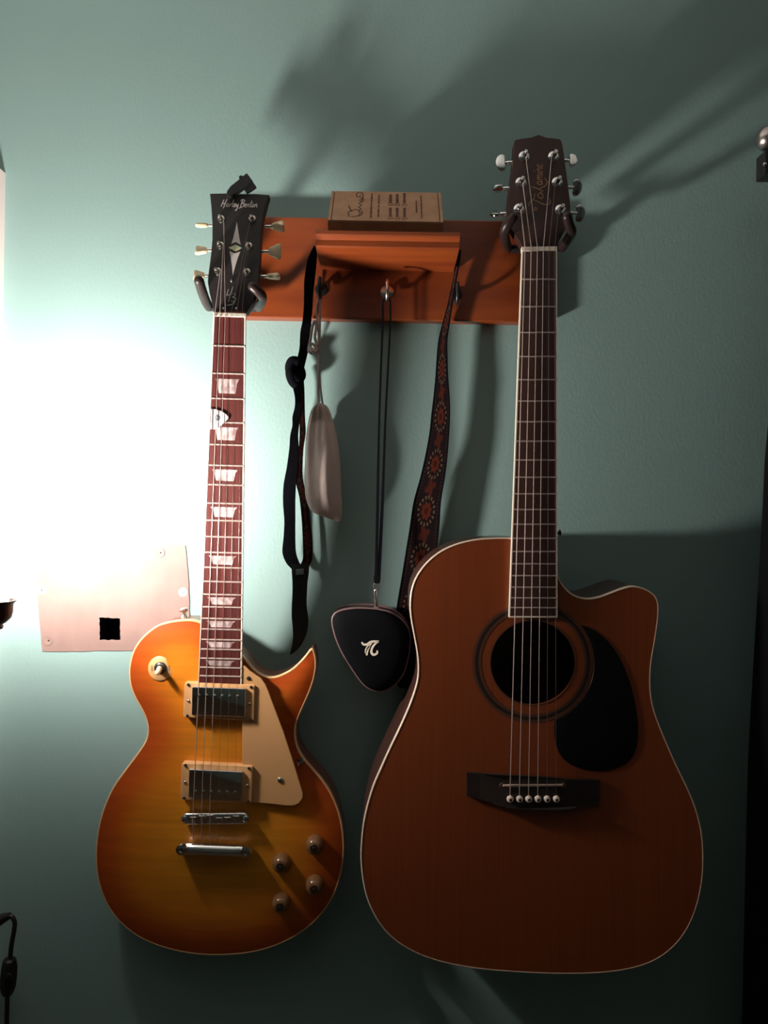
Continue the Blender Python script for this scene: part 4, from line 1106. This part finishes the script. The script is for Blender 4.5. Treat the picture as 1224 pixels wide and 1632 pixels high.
case = thing('pick_case', W(605, 1102, .05), 'black zipped pick shaped case with a pale emblem hanging on the lanyard', 'case')
cf = [(529.5, 992), (532.5, 981), (542, 975), (560, 971.5), (580, 971), (600, 972.5), (620, 977), (637, 986.5), (648, 999), (653, 1014), (652.5, 1032), (649.5, 1051), (642, 1075), (629, 1092), (612, 1101.5), (595, 1101), (579, 1091), (562, 1068), (546, 1042), (534.5, 1015)]
cfs = [(p.x, p.y) for p in spline([(a, b, 0) for a, b in cf], True, 3)]
ccx, ccy = 595, 1030
ZF, ZB = .068, .022
def ringc(s_, z): 
    P = [W(ccx + (x - ccx), ccy + (y - ccy), .068) for x, y in cfs]
    c_ = W(ccx, ccy, .068)
    return [Vector((c_.x + (p.x - c_.x) * s_, -z, c_.z + (p.z - c_.z) * s_)) for p in P]
def loft(rs, cap0=True, cap1=True):
    V = [v for r in rs for v in r]; n = len(rs[0]); Fc = []
    for j in range(len(rs) - 1):
        for i in range(n):
            i2 = (i + 1) % n; Fc.append((j * n + i, j * n + i2, (j + 1) * n + i2, (j + 1) * n + i))
    if cap0: Fc.append(tuple(range(n))[::-1])
    if cap1: Fc.append(tuple((len(rs) - 1) * n + i for i in range(n)))
    return V, Fc
obj('front_shell', loft([ringc(s_, z) for s_, z in ((1.0, .060), (1.0, .063), (.985, .0675), (.95, .071), (.86, .0745), (.7, .0765), (.45, .078), (.2, .0785))]), M['case'], case)
obj('back_shell', loft([ringc(s_, z) for s_, z in ((.55, .0085), (.8, .009), (.92, .0105), (.985, .0135), (1.0, .0165), (1.0, .020))]), M['case'], case)
obj('zip_band', loft([ringc(s_, z) for s_, z in ((.985, .019), (.985, .061))], False, False), M['zip'], case)
for z in (.0612, .0195):
    r_ = ringc(1.004, z); obj('piping', tube(r_ + [r_[0]], .0017, 8, False), M['piping'], case)
zip_r = ringc(.99, .041); obj('zip_teeth', tube(zip_r + [zip_r[0]], .0014, 6, False), M['black_metal'], case)
obj('zip_pull', prism([W(596, 966.5, .047), W(604, 966.5, .047), W(604, 970, .047), W(596, 970, .047)], .010, .001), M['piping'], case, smooth=False)
z5 = lambda x, y: (500 + x / 6.12, 920 + y / 6.12)
em = [[z5(468, 632), z5(485, 655), z5(520, 655), z5(555, 632), z5(590, 626), z5(636, 624)], [z5(634, 626), z5(600, 648), z5(570, 690), z5(562, 730), z5(580, 755), z5(605, 750), z5(620, 735), z5(617, 714)],
      [z5(566, 640), z5(535, 672), z5(512, 705), z5(506, 742)], [z5(545, 668), z5(528, 700), z5(519, 730), z5(517, 762)]]
bmz = lambda y: .0792
obj('emblem', ribbons(em, 3.9, bmz), M['bind_white'], case, smooth=False, label='pale swirling emblem')

# cardboard box leaning on the shelf
bwid = None
zb_, zt_ = .100, .045
q = [W(522, 350, zb_), W(706, 352, zb_), W(703.5, 305, zt_), W(528.5, 303, zt_)]
# rigid box from its lower front edge
low = (q[0] + q[1]) / 2; top = (q[2] + q[3]) / 2
Xv = Vector((1, 0, 0)); half = ((q[1] - q[0]).length) / 2
up = Vector((0, top.y - low.y, top.z - low.z)); H = up.length; up.normalize()
nrm = Xv.cross(up).normalized()          # front normal
if nrm.y > 0: nrm = -nrm
TH = .020
cbx = (low.x + top.x) / 2
# sit the lower rear edge on the shelf
rear = Vector((cbx, low.y, low.z)) - nrm * TH
dz = st + .0004 - min(low.z, rear.z)
base = Vector((cbx, low.y, low.z + dz))
def B(u, v, n): return base + Xv * u * half + up * v * H + nrm * n
cb = thing('cardboard_box', Vector((cbx, low.y, st)), 'small brown cardboard box with dark print leaning on the wooden shelf', 'box')
def bbox(u0, u1, v0, v1, n0, n1):
    P = [B(u, v, n) for n in (n0, n1) for v in (v0, v1) for u in (u0, u1)]
    return P, [(0, 2, 3, 1), (4, 5, 7, 6), (0, 1, 5, 4), (2, 6, 7, 3), (0, 4, 6, 2), (1, 3, 7, 5)]
obj('tray', bbox(-1, 1, 0, 1, -TH, -.0012), M['card'], cb, smooth=False)
obj('lid', bbox(-.935, .935, .008, .995, -.0030, 0), M['card'], cb, smooth=False)
for u_ in (-.9425, .9425):
    obj('lid_gap_shade', bbox(u_ - .0075, u_ + .0075, .008, .995, -.0014, -.0009), M['card_gap_shade'], cb, smooth=False)  # dark strip over the tray, painted as the shade between lid and flap
obj('side_flap', bbox(-1, -.950, .008, .995, -.0030, 0), M['card'], cb, smooth=False)
obj('side_flap', bbox(.950, 1, .008, .995, -.0030, 0), M['card'], cb, smooth=False)
def bprint(strokes, w):
    V, Fc = [], []
    for s_ in strokes:
        P = spline([(a * half, b * H, 0) for a, b in s_], False, 4) if len(s_) > 2 else [Vector((a * half, b * H, 0)) for a, b in s_]
        n = len(P); b0 = len(V)
        for i in range(n):
            t = (P[min(i + 1, n - 1)] - P[max(i - 1, 0)])
            if t.length < 1e-9: t = Vector((1, 0, 0))
            t.normalize(); nn = Vector((-t.y, t.x, 0)) * w / 2
            for s2 in (1, -1):
                p = P[i] + nn * s2; V.append(base + Xv * p.x + up * p.y + nrm * .0003)
        for i in range(n - 1): Fc.append((b0 + 2 * i, b0 + 2 * i + 1, b0 + 2 * i + 3, b0 + 2 * i + 2))
    return V, Fc
# u,v on the face; lettering runs up the face
ux = lambda px: (px - 614) / 92.0
vy = lambda py: (350 - py) / 47.0
z6 = lambda x, y: (ux(510 + x / 5.83), vy(290 + y / 5.83))
logo = [[z6(250, 215), z6(270, 250), z6(290, 268)], [z6(262, 318), z6(255, 275), z6(285, 262), z6(320, 250), z6(350, 262), z6(365, 290), z6(330, 312), z6(280, 318)], [z6(350, 312), z6(385, 290), z6(378, 262)],
        [z6(345, 262), z6(372, 245), z6(345, 228), z6(374, 212), z6(348, 196), z6(376, 180), z6(350, 164), z6(380, 150), z6(356, 140)], [z6(380, 180), z6(382, 130), z6(370, 95), z6(340, 88), z6(320, 105), z6(322, 130), z6(345, 135), z6(355, 115)], [z6(385, 160), z6(405, 160)]]
obj('logo_print', bprint(logo, .0017), M['ink'], cb, smooth=False)
random.seed(11)
def scribble(x, y0, y1, w, gaps):
    """row of tiny unreadable letters running up the face"""
    out = []; y = y0
    while y > y1:
        h = random.uniform(5.5, 8)
        if random.random() < gaps: y -= 5; continue
        big = random.random() < .25
        ww = w * (1.25 if big else .85)
        sh = random.choice((0, 1, 2))
        if sh == 0: out.append([z6(x + ww / 2, y), z6(x - ww / 2, y - h * .3), z6(x + ww / 2, y - h * .7)])
        elif sh == 1: out.append([z6(x + ww / 2, y), z6(x - ww / 2, y)]); out.append([z6(x + ww / 2, y - h * .5), z6(x - ww / 2, y - h * .5)])
        else: out.append([z6(x + ww / 2, y - h * .5), z6(x, y - h * .8), z6(x - ww / 2, y - h * .4), z6(x, y), z6(x + ww / 2, y - h * .5)])
        y -= h
    return out
rows_t = scribble(468, 322, 95, 15, .12) + scribble(538, 312, 112, 15, .12)
obj('slogan_print', bprint(rows_t, .0010), M['ink'], cb, smooth=False)
cols = []
for x in (650, 715, 785):
    for y0, y1 in ((330, 232), (206, 105 if x < 780 else 92)):
        cols += [[z6(x - 16, y0 - 14), z6(x - 20, y0 - 4), z6(x, y0), z6(x + 22, y0 - 4), z6(x + 18, y0 - 14)]] + scribble(x, y0 - 18, y1, 26, 0)
obj('list_print', bprint(cols, .0011), M['ink'], cb, smooth=False)
obj('address_print', bprint(scribble(898, 268, 160, 13, 0) + scribble(946, 318, 112, 12, .05), .0010), M['ink'], cb, smooth=False)
